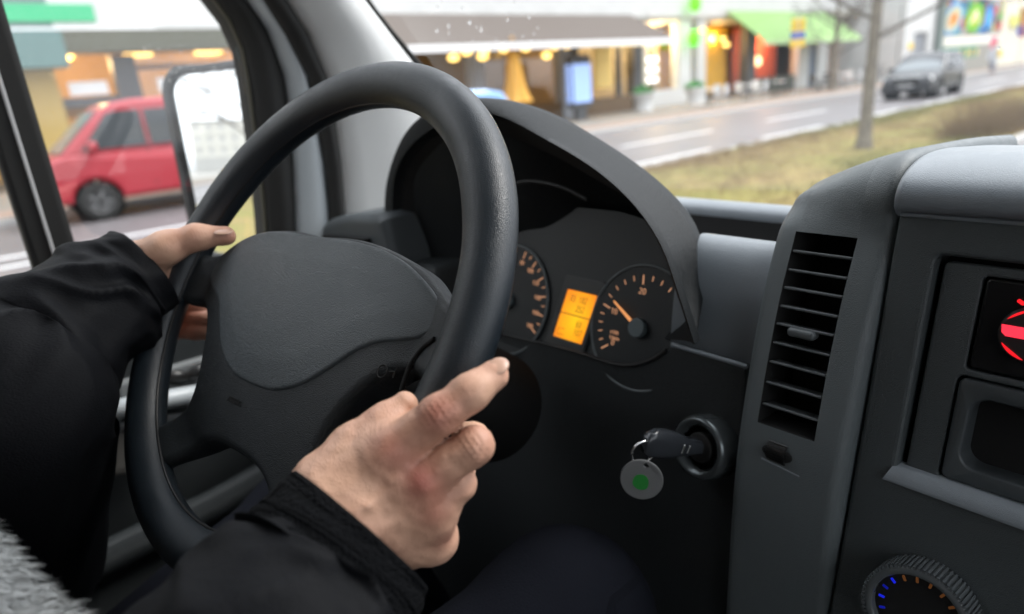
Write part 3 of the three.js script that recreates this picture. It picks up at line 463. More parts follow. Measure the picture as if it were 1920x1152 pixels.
// ================================================================ ignition lock, key and tag
{
  const A = [-0.2883,1.29,-0.437], B = [-0.3044,1.315,-0.3769], dir = V(...A).sub(V(...B)).normalize();
  const lock = thing('ignition_lock', A, 'round ignition lock with shiny ring in the panel right of the wheel', 'ignition lock');
  const q = new THREE.Quaternion().setFromUnitVectors(V(0, 0, 1), V(-0.12, 0.22, 0.97).normalize());
  lock.quaternion.copy(q);
  add('collar', boxUV(new THREE.LatheGeometry([[0.019, 0.002], [0.0195, 0.006], [0.0235, 0.009], [0.0265, 0.0085], [0.0285, 0.004], [0.029, -0.03]].map(p => new THREE.Vector2(...p)), 56).rotateX(Math.PI / 2)), mat([0.12, 0.135, 0.14], 0.25, { metalness: 0.6 }), lock);
  add('barrel', boxUV(new THREE.LatheGeometry([[0.0, 0.006], [0.012, 0.006], [0.0135, 0.004], [0.0135, -0.006], [0.0195, -0.008]].map(p => new THREE.Vector2(...p)), 40).rotateX(Math.PI / 2)), M.black, lock);
  const key = thing('ignition_key', B, 'dark plastic ignition key standing in the lock', 'key');
  key.quaternion.setFromRotationMatrix((() => { const z = dir.clone(), x = V(0, 1, 0.2).cross(z).normalize(), y = z.clone().cross(x); return new THREE.Matrix4().makeBasis(x, y, z); })());
  const L = V(...A).distanceTo(V(...B));
  // bow: a rounded flattened grip that narrows into a sleeve
  const S = [[0, 0.004, 0.0045], [0.002, 0.009, 0.0058], [0.008, 0.0125, 0.007], [0.02, 0.0132, 0.0078], [0.034, 0.0115, 0.008], [0.042, 0.0088, 0.0078], [0.052, 0.0072, 0.0072], [L - 0.004, 0.0065, 0.0065]];
  add('grip', boxUV(loft(S.map(([z, a, b]) => circle(0, 0, 1, 36).map(p => [b * Math.sign(p[0]) * Math.abs(p[0]) ** 0.75, a * Math.sign(p[1]) * Math.abs(p[1]) ** 0.75, z])), true)), mat([0.035, 0.039, 0.045], 0.2), key);
  add('grip_cap', boxUV(loft([[0, 0.004, 0.0045], [-0.0006, 0.0002, 0.0002]].map(([z, a, b]) => circle(0, 0, 1, 36).map(p => [b * p[0], a * p[1], z])), true)), mat([0.035, 0.039, 0.045], 0.2), key);
  add('metal_inlay', box(-0.0086, 0.0086, -0.0045, 0.0045, 0.036, 0.0395, 0.001), M.chrome, key);
  add('metal_inlay', box(-0.0084, 0.0084, -0.004, 0.004, 0.0425, 0.045, 0.001), M.chrome, key);
  const ring = add('key_ring', boxUV(new THREE.TorusGeometry(0.0105, 0.0011, 10, 40)), M.chrome); tag(ring, 'small steel ring hanging from the ignition key', 'key ring');
  ring.position.set(...[-0.3033,1.307,-0.3739]); ring.rotation.set(0.1, 1.15, 0);
  const tg = thing('key_tag', [-0.3001,1.286,-0.3672], 'round pale plastic tag with a green spot, under the key', 'key tag');
  tg.rotation.set(-0.15, 0.62, 0.03);
  add('disc', plate(circle(0, 0, 0.0176, 48), 0.0026, 0.0008, [circle(0.0035, 0.0136, 0.0024, 16)]).translate(0, 0, -0.0013), new THREE.MeshPhysicalMaterial({ color: col(0.2, 0.205, 0.205), roughness: 0.35, transmission: 0.25, thickness: 0 }), tg);
  add('green_spot', plate(curve([[-0.0065, -0.003], [-0.0015, -0.0075], [0.005, -0.006], [0.0062, 0.0015], [0.003, 0.0055], [-0.004, 0.0048]], 30, true), 0.0004).translate(-0.0005, -0.001, 0.00135), mat([0.015, 0.22, 0.03], 0.5), tg);
}
// ================================================================ steering wheel
const wheel = inFrame(thing('steering_wheel', [0, 0, 0], 'black four-spoke leather steering wheel gripped by two hands', 'steering wheel'), [[-0.4684,1.464,-0.1698],[0.9885,0,-0.1511],[-0.09165,0.7951,-0.5995],[0.1202,0.6064,0.786]]);
{
  const R = 0.185, n = 220, m = 36, rows = [];
  for (let i = 0; i <= n; i++) {
    const t = i / n * Math.PI * 2, c = Math.cos(t), s = Math.sin(t), row = [];
    // grips swell a little at ten and two, with a soft step below three and nine o'clock
    const up = 0.5 + 0.5 * Math.sin(t), sw = 0.0009 * sstep(0.35, 0.8, up) - 0.0006 * Math.exp(-(((Math.abs(Math.abs(t > Math.PI ? t - 2 * Math.PI : t) - Math.PI / 2) - 1.25) / 0.12) ** 2));
    for (let j = 0; j < m; j++) { const a = j / m * Math.PI * 2, rr = 0.0162 + sw + 0.0009 * Math.cos(2 * a); row.push([c * (R + rr * Math.cos(a)), s * (R + rr * Math.cos(a)), rr * Math.sin(a)]); }
    rows.push(row);
  }
  add('rim', loft(rows, true), M.rim, wheel);
  add('rim_seam', boxUV(new THREE.TorusGeometry(R - 0.0172, 0.0012, 8, 160)).translate(0, 0, 0.0012), M.satin, wheel);
  // hub with four spokes
  const half = [[0, 0.054], [0.045, 0.056], [0.082, 0.052], [0.116, 0.043], [0.14, 0.03], [0.158, 0.022], [0.18, 0.02], [0.183, -0.022], [0.162, -0.026], [0.141, -0.024], [0.124, -0.03], [0.108, -0.045], [0.096, -0.066], [0.089, -0.088], [0.092, -0.106], [0.103, -0.122], [0.122, -0.138], [0.094, -0.16], [0.075, -0.15], [0.058, -0.136], [0.044, -0.124], [0.026, -0.118], [0, -0.1165]];
  const sm = curve(half, 70), all = [...sm, ...sm.slice(1, -1).reverse().map(p => [-p[0], p[1]])], sd = polySDF(all);
  const crown = (x, y) => -0.02 + 0.025 * Math.max(0, 1 - (x / 0.205) ** 2) * Math.max(0, 1 - ((y + 0.015) / 0.18) ** 2) + 0.012 * sstep(0.135, 0.175, Math.hypot(x, y));
  const hub = (x, y, z) => {
    const d2 = sd(x, y), q = Math.hypot(x, y), T = crown(x, y), th = lerp(0.017, 0.008, sstep(0.1, 0.172, q)), dz = Math.abs(z - T + th) - th, k = 0.0075;
    const a = d2 + k, b = dz + k; return Math.min(Math.max(a, b), 0) + Math.hypot(Math.max(a, 0), Math.max(b, 0)) - k;
  };
  const wh = p => p;
  add('hub', nets(hub, [-0.19, -0.168, -0.064], [0.19, 0.066, 0.016], 0.0024), M.hub, wheel);
  // airbag cover: smooth lighter pad with the wavy lower edge
  const ph = [[0, 0.0515], [0.04, 0.0525], [0.075, 0.0505], [0.105, 0.0435], [0.13, 0.032], [0.147, 0.02], [0.152, 0.009], [0.142, -0.0005], [0.126, -0.007], [0.11, -0.012], [0.095, -0.021], [0.078, -0.037], [0.055, -0.055], [0.028, -0.0655], [0, -0.0675]];
  const ps = curve(ph, 60), pa = [...ps, ...ps.slice(1, -1).reverse().map(p => [-p[0], p[1]])], pd = polySDF(pa);
  const pad = (x, y, z) => {
    const top = crown(x, y) + 0.0017 - 0.012 * sstep(0.135, 0.175, Math.hypot(x, y)) + 0.001 * clamp(-pd(x, y) / 0.02), d2 = pd(x, y), k = 0.0022, a = d2 + k, b = Math.max(z - top, -0.03 - z) + k;
    return Math.min(Math.max(a, b), 0) + Math.hypot(Math.max(a, 0), Math.max(b, 0)) - k;
  };
  add('airbag_cover', nets(pad, [-0.16, -0.075, -0.036], [0.16, 0.06, 0.026], 0.0022), M.pad, wheel);
  add('emblem', text('AIRBAG', 0.0042, 0.0006).translate(-0.014, -0.0835, 0.0016), mat(0.006, 0.7), wheel);
  const hn = [boxUV(new THREE.TorusGeometry(0.0042, 0.0005, 6, 24)).translate(0.121, -0.0285, -0.0035), rod([0.126, -0.0275, -0.004], [0.1315, -0.0265, -0.0045], 0.0005), rod([0.1315, -0.0305, -0.0045], [0.1315, -0.0225, -0.0045], 0.0005)];
  add('horn_symbol', merge(hn), mat(0.007, 0.7), wheel);
  add('cover_seam', tube([[0.1558,-0.0004],[0.1470,-0.0073],[0.1420,-0.0164],[0.1413,-0.0262],[0.1430,-0.0358]].map(p => [p[0], p[1], crown(p[0], p[1]) + 0.0004]), 0.0016, 30, 8), M.deep, wheel);
}
{ // steering column shroud with stalks behind the wheel
  const F = [[-0.4684,1.464,-0.1698],[0.9885,0,-0.1511],[-0.09165,0.7951,-0.5995],[0.1202,0.6064,0.786]], m = frameMatrix(F);
  const rows = [[-0.04, 0.045], [-0.05, 0.055], [-0.065, 0.06], [-0.12, 0.062], [-0.26, 0.065]].map(([z, r]) => circle(0, 0, 1, 48).map(p => [p[0] * r * 1.05, p[1] * r * 0.9 - 0.02, z]));
  const g = loft(rows, true); g.applyMatrix4(m); add('column_shroud', g, soft([0.004, 0.004, 0.004], 0.9, 0.3), dash);
  const face = plate(circle(0, -0.02, 0.045, 48), 0.004, 0.001).translate(0, 0, -0.043); face.applyMatrix4(m); add('shroud_face', face, soft([0.004, 0.004, 0.004], 0.9, 0.3), dash);
  const st = tube([[0.05, 0.0, -0.07], [0.1, 0.012, -0.064], [0.155, 0.02, -0.055]], 0.0065, 20, 12); st.applyMatrix4(m); add('stalk', st, M.black, dash);
  const st2 = tube([[-0.05, 0.0, -0.07], [-0.1, 0.012, -0.064], [-0.165, 0.022, -0.05]], 0.0065, 20, 12); st2.applyMatrix4(m); add('stalk', st2, M.black, dash);
}

// ================================================================ the driver
const driver = thing('person', [0, 0, 0], 'driver in black jacket and dark trousers, both hands on the steering wheel', 'person');
{
  const b = (p, r) => [...p, r];
  // ---- right hand: back towards the camera, fingers over the rim
  const rw = [-0.2838,1.393,-0.0933], rwF = [-0.257,1.386,-0.04773], rElbow = [-0.25, 1.25, 0.1], rSh = [-0.3, 1.5, 0.27];
  const RB = [ // [from, to, blend]
    [b(rElbow, 0.045), b(rwF, 0.032)], [b(rwF, 0.03), b(rw, 0.027)],
    [b([-0.2881,1.411,-0.1058], 0.0168), b([-0.2714,1.43,-0.1305], 0.0135)], [b([-0.2813,1.402,-0.1062], 0.0175), b([-0.2583,1.415,-0.1394], 0.0135)],
    [b([-0.2799,1.389,-0.1076], 0.0175), b([-0.2559,1.396,-0.1425], 0.0125)], [b([-0.2805,1.376,-0.1134], 0.0162), b([-0.2611,1.375,-0.1451], 0.012)],
    [b(rw, 0.027), b([-0.283,1.401,-0.1068], 0.022)],
  ];
  const RF = [
    [[b([-0.2702,1.43,-0.1311], 0.0118), b([-0.2499,1.451,-0.1523], 0.0101)], [b([-0.2499,1.451,-0.1523], 0.0099), b([-0.243,1.46,-0.1687], 0.0091)], [b([-0.243,1.46,-0.1687], 0.009), b([-0.2415,1.464,-0.1809], 0.0078)]],
    [[b([-0.2583,1.415,-0.1394], 0.0116), b([-0.2385,1.433,-0.1625], 0.0097)], [b([-0.2385,1.433,-0.1625], 0.0096), b([-0.2574,1.424,-0.1752], 0.009)], [b([-0.2574,1.424,-0.1752], 0.009), b([-0.2965,1.407,-0.1884], 0.008)]],
    [[b([-0.2559,1.396,-0.1425], 0.0115), b([-0.2494,1.409,-0.1567], 0.0094)], [b([-0.2494,1.409,-0.1567], 0.0093), b([-0.2686,1.403,-0.1707], 0.0093)], [b([-0.2686,1.403,-0.1707], 0.009), b([-0.3034,1.392,-0.1775], 0.008)]],
    [[b([-0.2611,1.375,-0.1451], 0.0108), b([-0.2776,1.367,-0.1574], 0.0093)], [b([-0.2776,1.367,-0.1574], 0.0092), b([-0.3008,1.367,-0.1625], 0.0083)]],
  ];
  const RT = [[b([-0.2937,1.415,-0.1063], 0.0165), b([-0.2919,1.428,-0.1235], 0.0125)], [b([-0.2919,1.428,-0.1235], 0.0122), b([-0.2866,1.437,-0.14], 0.0102)], [b([-0.2866,1.437,-0.14], 0.01), b([-0.2848,1.445,-0.153], 0.0068)]];
  const knR = [[[-0.2588,1.438,-0.1279], 0.011], [[-0.2461,1.422,-0.1351], 0.011], [[-0.2452,1.404,-0.1381], 0.0095], [[-0.2507,1.386,-0.1435], 0.008]];
  const group = (bones, k) => (x, y, z) => { let d = 9; for (const [p, q] of bones) d = smin(d, cone(x, y, z, p, q), k); return d; };
  const palmR = group(RB, 0.014), fingR = RF.map(f => group(f, 0.004)), thR = group(RT, 0.007);
  const near = (x, y, z, c, r) => Math.exp(-((x - c[0]) ** 2 + (y - c[1]) ** 2 + (z - c[2]) ** 2) / (r * r));
  const rightHand = (x, y, z) => {
    let d = palmR(x, y, z), f = 9;
    for (const g of fingR) f = Math.min(f, g(x, y, z));
    d = smin(d, f, 0.008); d = smin(d, thR(x, y, z), 0.01);
    for (const [c, r] of knR) d -= 0.0013 * near(x, y, z, c, r * 0.9);
    if (d < 0.01) for (const [p, q] of tend) { const w = cone(x, y, z, p, q); d -= 0.0011 * Math.exp(-((w / 0.0042) ** 2)); }
    if (d < 0.006) { for (const [c] of pipR) { const q = near(x, y, z, c, 0.0085); if (q > 0.03) d += 0.00018 * q * Math.sin(((x - c[0]) * pipD[0] + (y - c[1]) * pipD[1] + (z - c[2]) * pipD[2]) * 2200); } d += 0.0005 * noise(x * 110, y * 110, z * 110) + 0.0003 * noise(x * 260, y * 260, z * 260); for (const [p, q] of veins) { const w = cone(x + 0.003 * noise(x * 60, y * 60, z * 60), y, z, p, q); d -= 0.0007 * Math.exp(-((w / 0.0022) ** 2)); } }
    return d;
  };
  const tend = [[[...[-0.2702,1.418,-0.1001], 0], [...[-0.2586,1.438,-0.1261], 0]], [[...[-0.2619,1.414,-0.1027], 0], [...[-0.2475,1.423,-0.1336], 0]], [[...[-0.2614,1.403,-0.1064], 0], [...[-0.2465,1.404,-0.1368], 0]], [[...[-0.263,1.39,-0.1124], 0], [...[-0.2517,1.386,-0.1423], 0]]];
  const veins = [[[...[-0.2609,1.411,-0.09748], 0], [...[-0.2519,1.427,-0.1256], 0]], [[...[-0.2597,1.397,-0.1035], 0], [...[-0.2477,1.412,-0.1343], 0]], [[...[-0.256,1.417,-0.1101], 0], [...[-0.2504,1.43,-0.1319], 0]]];
  const pipR = [[[-0.2427,1.457,-0.1475]], [[-0.231,1.439,-0.1575]]];
  const pipD = (() => { const v = V(...[-0.2431,1.461,-0.1688]).sub(V(...[-0.25,1.452,-0.1523])).normalize(); return [v.x, v.y, v.z]; })();
  const bounds = bones => { const lo = [9, 9, 9], hi = [-9, -9, -9]; for (const [p, q] of bones) for (const e of [p, q]) for (let k = 0; k < 3; k++) { lo[k] = Math.min(lo[k], e[k] - e[3] - 0.012); hi[k] = Math.max(hi[k], e[k] + e[3] + 0.012); } return [lo, hi]; };
  const [rl, rh] = bounds([...RB.slice(1), ...RF.flat(), ...RT]);
  const gR = nets(rightHand, rl, rh, 0.0019);
  // ---- left hand: thumb along the top of the spoke, fingers behind the rim
  const lw = [-0.6591,1.462,-0.09495], lElbow = [-0.74, 1.2, 0.06], lSh = [-0.62, 1.5, 0.28], lwF = [-0.6414,1.429,-0.04118];
  const LB = [
    [b(lElbow, 0.045), b(lwF, 0.033)], [b(lwF, 0.031), b(lw, 0.026)],
    [b(lw, 0.026), b([-0.6584,1.47,-0.1085], 0.023)], [b([-0.6584,1.47,-0.1085], 0.022), b([-0.6724,1.459,-0.1272], 0.018)],
    [b([-0.6576,1.455,-0.1018], 0.02), b([-0.6863,1.429,-0.1224], 0.0155)], [b([-0.6665,1.448,-0.09518], 0.019), b([-0.694,1.405,-0.1138], 0.015)],
  ];
  const LT = [[b([-0.6468,1.482,-0.1088], 0.018), b([-0.6273,1.493,-0.1288], 0.0142)], [b([-0.6273,1.493,-0.1288], 0.0138), b([-0.6162,1.499,-0.1518], 0.0108)], [b([-0.6162,1.499,-0.1518], 0.0104), b([-0.606,1.497,-0.1736], 0.0086)]];
  const LF = [
    [[b([-0.6867,1.456,-0.1299], 0.0115), b([-0.7006,1.428,-0.1431], 0.0102)], [b([-0.7006,1.428,-0.1431], 0.01), b([-0.6711,1.416,-0.161], 0.009)]],
    [[b([-0.6911,1.435,-0.1251], 0.0115), b([-0.7053,1.412,-0.1406], 0.0102)], [b([-0.7053,1.412,-0.1406], 0.01), b([-0.6788,1.41,-0.1516], 0.0095)], [b([-0.6788,1.41,-0.1516], 0.0092), b([-0.6474,1.411,-0.1608], 0.0082)]],
    [[b([-0.6942,1.414,-0.1185], 0.0112), b([-0.7039,1.397,-0.1343], 0.0098)], [b([-0.7039,1.397,-0.1343], 0.0096), b([-0.6757,1.398,-0.1462], 0.0088)], [b([-0.6757,1.398,-0.1462], 0.0086), b([-0.6445,1.401,-0.1557], 0.0076)]],
  ];
  const palmL = group(LB, 0.014), fingL = LF.map(f => group(f, 0.004)), thL = group(LT, 0.008);
  const leftHand = (x, y, z) => { let d = palmL(x, y, z), f = 9; for (const g of fingL) f = Math.min(f, g(x, y, z)); d = smin(d, f, 0.008); d = smin(d, thL(x, y, z), 0.012); if (d < 0.006) d += 0.0004 * noise(x * 140, y * 140, z * 140); return d; };
  const [ll, lh] = bounds([...LB.slice(1), ...LT, ...LF.flat()]);
  const gL = nets(leftHand, ll, lh, 0.0024);
  // ---- the rest of the figure
  const hip = [-0.47, 1.0, 0.36], neck = [-0.47, 1.56, 0.3], kR = [-0.3366,1.157,-0.3045], kL = [-0.66, 1.14, -0.22];
  const BB = [
    [[...hip, 0.14], [-0.47, 1.25, 0.32, 0.125]], [[-0.47, 1.25, 0.32, 0.125], [-0.47, 1.44, 0.3, 0.12]], [[-0.6, 1.47, 0.29, 0.07], [-0.34, 1.47, 0.29, 0.07]],
    [[...neck, 0.055], [-0.47, 1.66, 0.28, 0.052]], [[...rSh, 0.055], [...rElbow, 0.042]], [[...rElbow, 0.042], [...rwF, 0.033]], [[...lSh, 0.055], [...lElbow, 0.042]], [[...lElbow, 0.042], [...lwF, 0.033]],
    [[-0.4, 0.98, 0.3, 0.085], [...kR, 0.055]], [[-0.56, 0.98, 0.3, 0.085], [...kL, 0.055]], [[...kR, 0.055], [kR[0] - 0.02, 0.74, kR[2] - 0.16, 0.04]], [[...kL, 0.055], [kL[0], 0.74, kL[2] - 0.16, 0.04]],
  ];
  const body0 = group(BB, 0.04);
  const gB = nets(body0, [-0.9, 0.64, -0.62], [-0.1, 1.68, 0.58], 0.014);
  const hc = [-0.47, 1.775, 0.265];
  const head = (x, y, z) => {
    const X = x - hc[0], Y = y - hc[1], Z = z - hc[2];
    let d = Math.hypot(X / 0.073, (Y - 0.02) / 0.1, (Z - 0.01) / 0.095) * 0.085 - 0.085; // skull
    d = smin(d, cone(X, Y, Z, [0, -0.045, -0.045, 0.045], [0, -0.075, -0.06, 0.032]), 0.03); // jaw and chin
    d = smin(d, cone(X, Y, Z, [0, 0.005, -0.088, 0.009], [0, -0.024, -0.104, 0.0125]), 0.012); // nose
    for (const s of [-1, 1]) { d = -smin(-d, Math.hypot(X - s * 0.031, Y - 0.004, Z + 0.094) - 0.015, 0.01); d = smin(d, Math.hypot(X - s * 0.031, Y - 0.003, Z + 0.078) - 0.0125, 0.003); d = smin(d, Math.hypot((X - s * 0.074) / 0.5, (Y + 0.005) / 1.5, Z - 0.01) * 0.6 - 0.0115, 0.006); }
    d = smin(d, cone(X, Y, Z, [-0.02, -0.052, -0.092, 0.006], [0.02, -0.052, -0.092, 0.006]), 0.006); d = smin(d, cone(X, Y, Z, [-0.018, -0.062, -0.09, 0.0065], [0.018, -0.062, -0.09, 0.0065]), 0.004);
    return smin(d, cone(X, Y, Z, [0, -0.06, 0.01, 0.052], [0, -0.16, 0.025, 0.054]), 0.03);
  };
  const gH = nets(head, [hc[0] - 0.1, hc[1] - 0.17, hc[2] - 0.14], [hc[0] + 0.1, hc[1] + 0.14, hc[2] + 0.13], 0.0045);
  // skin tone: ruddy at the knuckles and fingertips
  const red = [...knR.map(([c, r]) => [c, r, 0.72]), [[-0.2418,1.458,-0.1491], 0.0135, 0.62], [[-0.248,1.451,-0.1427], 0.012, 0.3], [[-0.2374,1.469,-0.182], 0.009, 0.16], [[-0.2305,1.438,-0.1626], 0.013, 0.4], [[-0.24,1.415,-0.1553], 0.011, 0.3], [[-0.2473,1.427,-0.1394], 0.012, 0.3], [[-0.6743,1.414,-0.1515], 0.035, 0.4], [[-0.6714,1.397,-0.1458], 0.03, 0.4], [[-0.5982,1.499,-0.1725], 0.012, 0.6], [[-0.6095,1.499,-0.1421], 0.016, 0.25], [[-0.2867,1.442,-0.1408], 0.012, 0.3]];
  const paint = g => { const p = g.attributes.position, c = new Float32Array(p.count * 3); for (let i = 0; i < p.count; i++) { const x = p.getX(i), y = p.getY(i), z = p.getZ(i); let k = 0; for (const [q, r, a] of red) k += a * near(x, y, z, q, r); k = clamp(k); const m = 0.09 * fbm(x * 70, y * 70, z * 70, 3); c[3 * i] = lerp(0.69, 0.34, k) + m; c[3 * i + 1] = lerp(0.405, 0.105, k) + 0.8 * m; c[3 * i + 2] = lerp(0.28, 0.072, k) + 0.5 * m; } g.setAttribute('color', new THREE.BufferAttribute(c, 3)); return g; };
  // skin grain laid flat on the back of each hand
  const backOf = (g, o, i, k) => { const u = V(...i).sub(V(...o)).normalize(), n = u.clone().cross(V(...k).sub(V(...o))).normalize(), v = n.clone().cross(u), p = g.attributes.position, uv = g.attributes.uv; for (let q = 0; q < p.count; q++) { const w = V(p.getX(q), p.getY(q), p.getZ(q)); uv.setXY(q, w.dot(u), w.dot(v)); } };
  backOf(gR, rw, [-0.2588,1.438,-0.1279], [-0.2507,1.386,-0.1435]); backOf(gL, lw, [-0.606,1.497,-0.1736], [-0.6724,1.459,-0.1272]); for (const g of [gB, gH]) { const uv = g.attributes.uv; for (let q = 0; q < uv.count; q++) uv.setXY(q, 0, 0); }
  const skinG = mergeGeometries([gR, gL, gB, gH].map(paint));
  const skin = new THREE.MeshPhysicalMaterial({ color: col(1), vertexColors: true, roughness: 0.46, bumpMap: T.skin, bumpScale: 0.0002, side: THREE.DoubleSide });
  add('body', skinG, skin, driver);
  const nail = (c, t, nrm, w, l) => { const g = new THREE.SphereGeometry(1, 20, 12); g.scale(w, l, 0.0016); const y = V(...t).normalize(), z = V(...nrm), zz = z.sub(y.clone().multiplyScalar(z.dot(y))).normalize(); g.applyMatrix4(new THREE.Matrix4().makeBasis(y.clone().cross(zz), y, zz).setPosition(...c)); return add('fingernail', boxUV(g), mat([0.56, 0.34, 0.245], 0.33), driver); };
  const d3 = (a, c) => V(...c).sub(V(...a)).toArray();
  nail([-0.2381,1.47,-0.1822], d3([-0.2431,1.461,-0.1688], [-0.2418,1.464,-0.1805]), [0.45, 0.9, 0.25], 0.005, 0.006);
  nail([-0.6004,1.502,-0.1706], d3([-0.6162,1.499,-0.1518], [-0.606,1.497,-0.1736]), [0.1, 0.9, 0.42], 0.0062, 0.0082);
  add('hair', nets((x, y, z) => { const X = x - hc[0], Y = y - hc[1], Z = z - hc[2]; const d = Math.hypot(X / 0.083, (Y - 0.025) / 0.108, (Z - 0.016) / 0.104) * 0.095 - 0.095 + 0.004 * noise(x * 60, y * 20, z * 60); return Math.max(d, -(Z + 0.065 + 0.3 * Math.max(0, 0.03 - Y)) , -Y - 0.1 + 0.9 * Math.min(0, Z)); }, [hc[0] - 0.1, hc[1] - 0.12, hc[2] - 0.12], [hc[0] + 0.1, hc[1] + 0.15, hc[2] + 0.14], 0.006), mat([0.035, 0.022, 0.014], 0.6), driver);

  // ---- jacket: torso and upper arms, then a folded sleeve over each forearm
  const JB = [[[...hip, 0.175], [-0.47, 1.25, 0.31, 0.165]], [[-0.47, 1.25, 0.31, 0.165], [-0.47, 1.42, 0.3, 0.15]], [[-0.62, 1.47, 0.28, 0.085], [-0.32, 1.47, 0.28, 0.085]], [[-0.47, 1.5, 0.3, 0.085], [-0.47, 1.58, 0.3, 0.075]], [[...rSh, 0.08], [...rElbow, 0.062]], [[...lSh, 0.082], [...lElbow, 0.075]]];
  const jk = group(JB, 0.05);
  const jacket = add('jacket', nets((x, y, z) => jk(x, y, z) + 0.008 * fbm(x * 9, y * 14, z * 9, 3), [-0.95, 0.84, -0.06], [-0.12, 1.68, 0.56], 0.012), M.jacket, driver);
  function sleeve(path, fold, seed) { // path: [point, radius], from the elbow to the hem
    const c = new THREE.CatmullRomCurve3(path.map(p => V(...p[0])), false, 'centripetal'), n = 130, m = 96, rows = [];
    let side = null;
    for (let i = 0; i <= n; i++) {
      const t = i / n, p = c.getPoint(t), d = c.getTangent(t).normalize(); side ??= V(0.3, 1, 0.2).cross(d).normalize(); side = side.sub(d.clone().multiplyScalar(side.dot(d))).normalize();
      const up = d.clone().cross(side), f = t * (path.length - 1), k = Math.min(path.length - 2, Math.floor(f)), r = lerp(path[k][1], path[k + 1][1], sstep(0, 1, f - k)), row = [];
      for (let j = 0; j < m; j++) {
        const a = j / m * Math.PI * 2, ca = Math.cos(a), sa = Math.sin(a), w = fbm(ca * 1.1 + seed, sa * 1.1, t * 3, 2);
        const ridge = 1 - Math.abs(noise(ca * 0.9 + seed, sa * 0.9 + t * 2, t * 6.5 + 1.8 * w + sa * 1.2)), fine = noise(ca * 2.4, sa * 2.4 + seed, t * 17 + 2 * w);
        const q = fold(t), rr = r + q * (0.011 * (ridge - 0.6) + 0.003 * fine + 0.006 * w);
        row.push([p.x + rr * (ca * side.x + sa * up.x), p.y + rr * (ca * side.y + sa * up.y), p.z + rr * (ca * side.z + sa * up.z)]);
      }
      rows.push(row);
    }
    const last = rows[n], pc = c.getPoint(1), dd = c.getTangent(1); // turned-in hem
    for (const [s, o] of [[0.985, 0.0015], [0.955, 0.0015], [0.93, -0.004], [0.92, -0.04]]) rows.push(last.map(p => [pc.x + (p[0] - pc.x) * s + dd.x * o, pc.y + (p[1] - pc.y) * s + dd.y * o, pc.z + (p[2] - pc.z) * s + dd.z * o]));
    return loft(rows, true);
  }
  add('sleeve', sleeve([[rElbow, 0.066], [[-0.2334,1.342,0.004882], 0.06], [[-0.2542,1.369,-0.05016], 0.0515], [[-0.2703,1.376,-0.0812], 0.0475], [[-0.274,1.382,-0.09484], 0.0465]], t => 1.5 - 1.1 * sstep(0.75, 0.97, t), 3), M.jacket, jacket);
  add('cuff', sleeve([[[-0.2711,1.378,-0.08518], 0.0495], [[-0.2742,1.382,-0.09553], 0.0492], [[-0.2767,1.387,-0.1056], 0.0475], [[-0.2771,1.39,-0.1115], 0.0465]], t => 0.1, 9), M.cuff, jacket);
  // strap tab standing off the cuff
  const tab = loft([[[-0.2908,1.413,-0.06542], [-0.2897,1.417,-0.07889], [-0.2898,1.42,-0.08718]], [[-0.2899,1.417,-0.06221], [-0.2881,1.424,-0.07437], [-0.289,1.428,-0.08367]], [[-0.2899,1.416,-0.05818], [-0.2882,1.421,-0.06612], [-0.2869,1.425,-0.07804]], [[-0.2859,1.406,-0.05413], [-0.284,1.411,-0.06251], [-0.2821,1.415,-0.07547]]]);
  add('cuff_strap', tab, M.cuff, jacket);
  add('sleeve', sleeve([[lElbow, 0.085], [[-0.609,1.399,0.01823], 0.08], [[-0.6339,1.431,-0.02637], 0.064], [[-0.6457,1.452,-0.06811], 0.0515], [[-0.6548,1.462,-0.09197], 0.0455], [[-0.6587,1.469,-0.1111], 0.0445]], t => 1.15 - 0.85 * sstep(0.72, 0.95, t), 14), M.jacket, jacket);
  const tab2 = loft([[[-0.6678,1.496,-0.06088], [-0.6616,1.497,-0.07678], [-0.6547,1.498,-0.09449]], [[-0.6581,1.487,-0.06122], [-0.6496,1.488,-0.07885], [-0.6416,1.49,-0.09965]], [[-0.6476,1.478,-0.06611], [-0.6381,1.479,-0.08475], [-0.63,1.479,-0.1046]]]);
  add('cuff_strap', tab2, M.jacket, jacket);
  // grey fur of the hood lying on the chest
  {
    const P = [[-0.34, 1.1, 0.22], [-0.2998,1.361,0.03485], [-0.3268,1.395,0.04981], [-0.3458,1.42,0.06022], [-0.3948,1.447,0.08058], [-0.46, 1.47, 0.22]], r = 0.03, c = new THREE.CatmullRomCurve3(P.map(p => V(...p))), hair = [], base = tube(P, r, 40, 20);
    const fur = add('fur_trim', base, mat([0.42, 0.43, 0.43], 0.95), jacket);
    const pos = [], nor = [];
    for (let k = 0; k < 26000; k++) {
      const t = rng(), p = c.getPoint(t), d = c.getTangent(t), s = V(0, 1, 0.1).cross(d).normalize(), u = d.clone().cross(s), a = rng() * 6.283, n = s.multiplyScalar(Math.cos(a)).add(u.multiplyScalar(Math.sin(a)));
      const root = p.clone().addScaledVector(n, r), dir = n.clone().multiplyScalar(0.5 + 0.4 * rng()).add(V(rng() - 0.5, rng() * 0.5 - 0.35, rng() - 0.5).multiplyScalar(0.8)).addScaledVector(d, -0.5).normalize(), L = 0.005 + 0.009 * rng(), w = V(rng() - 0.5, rng() - 0.5, rng() - 0.5).cross(dir).normalize().multiplyScalar(0.00013), mid = root.clone().addScaledVector(dir, L * 0.55).addScaledVector(n, 0.001), tip = root.clone().addScaledVector(dir, L).add(V(0, -0.0025 * rng(), 0));
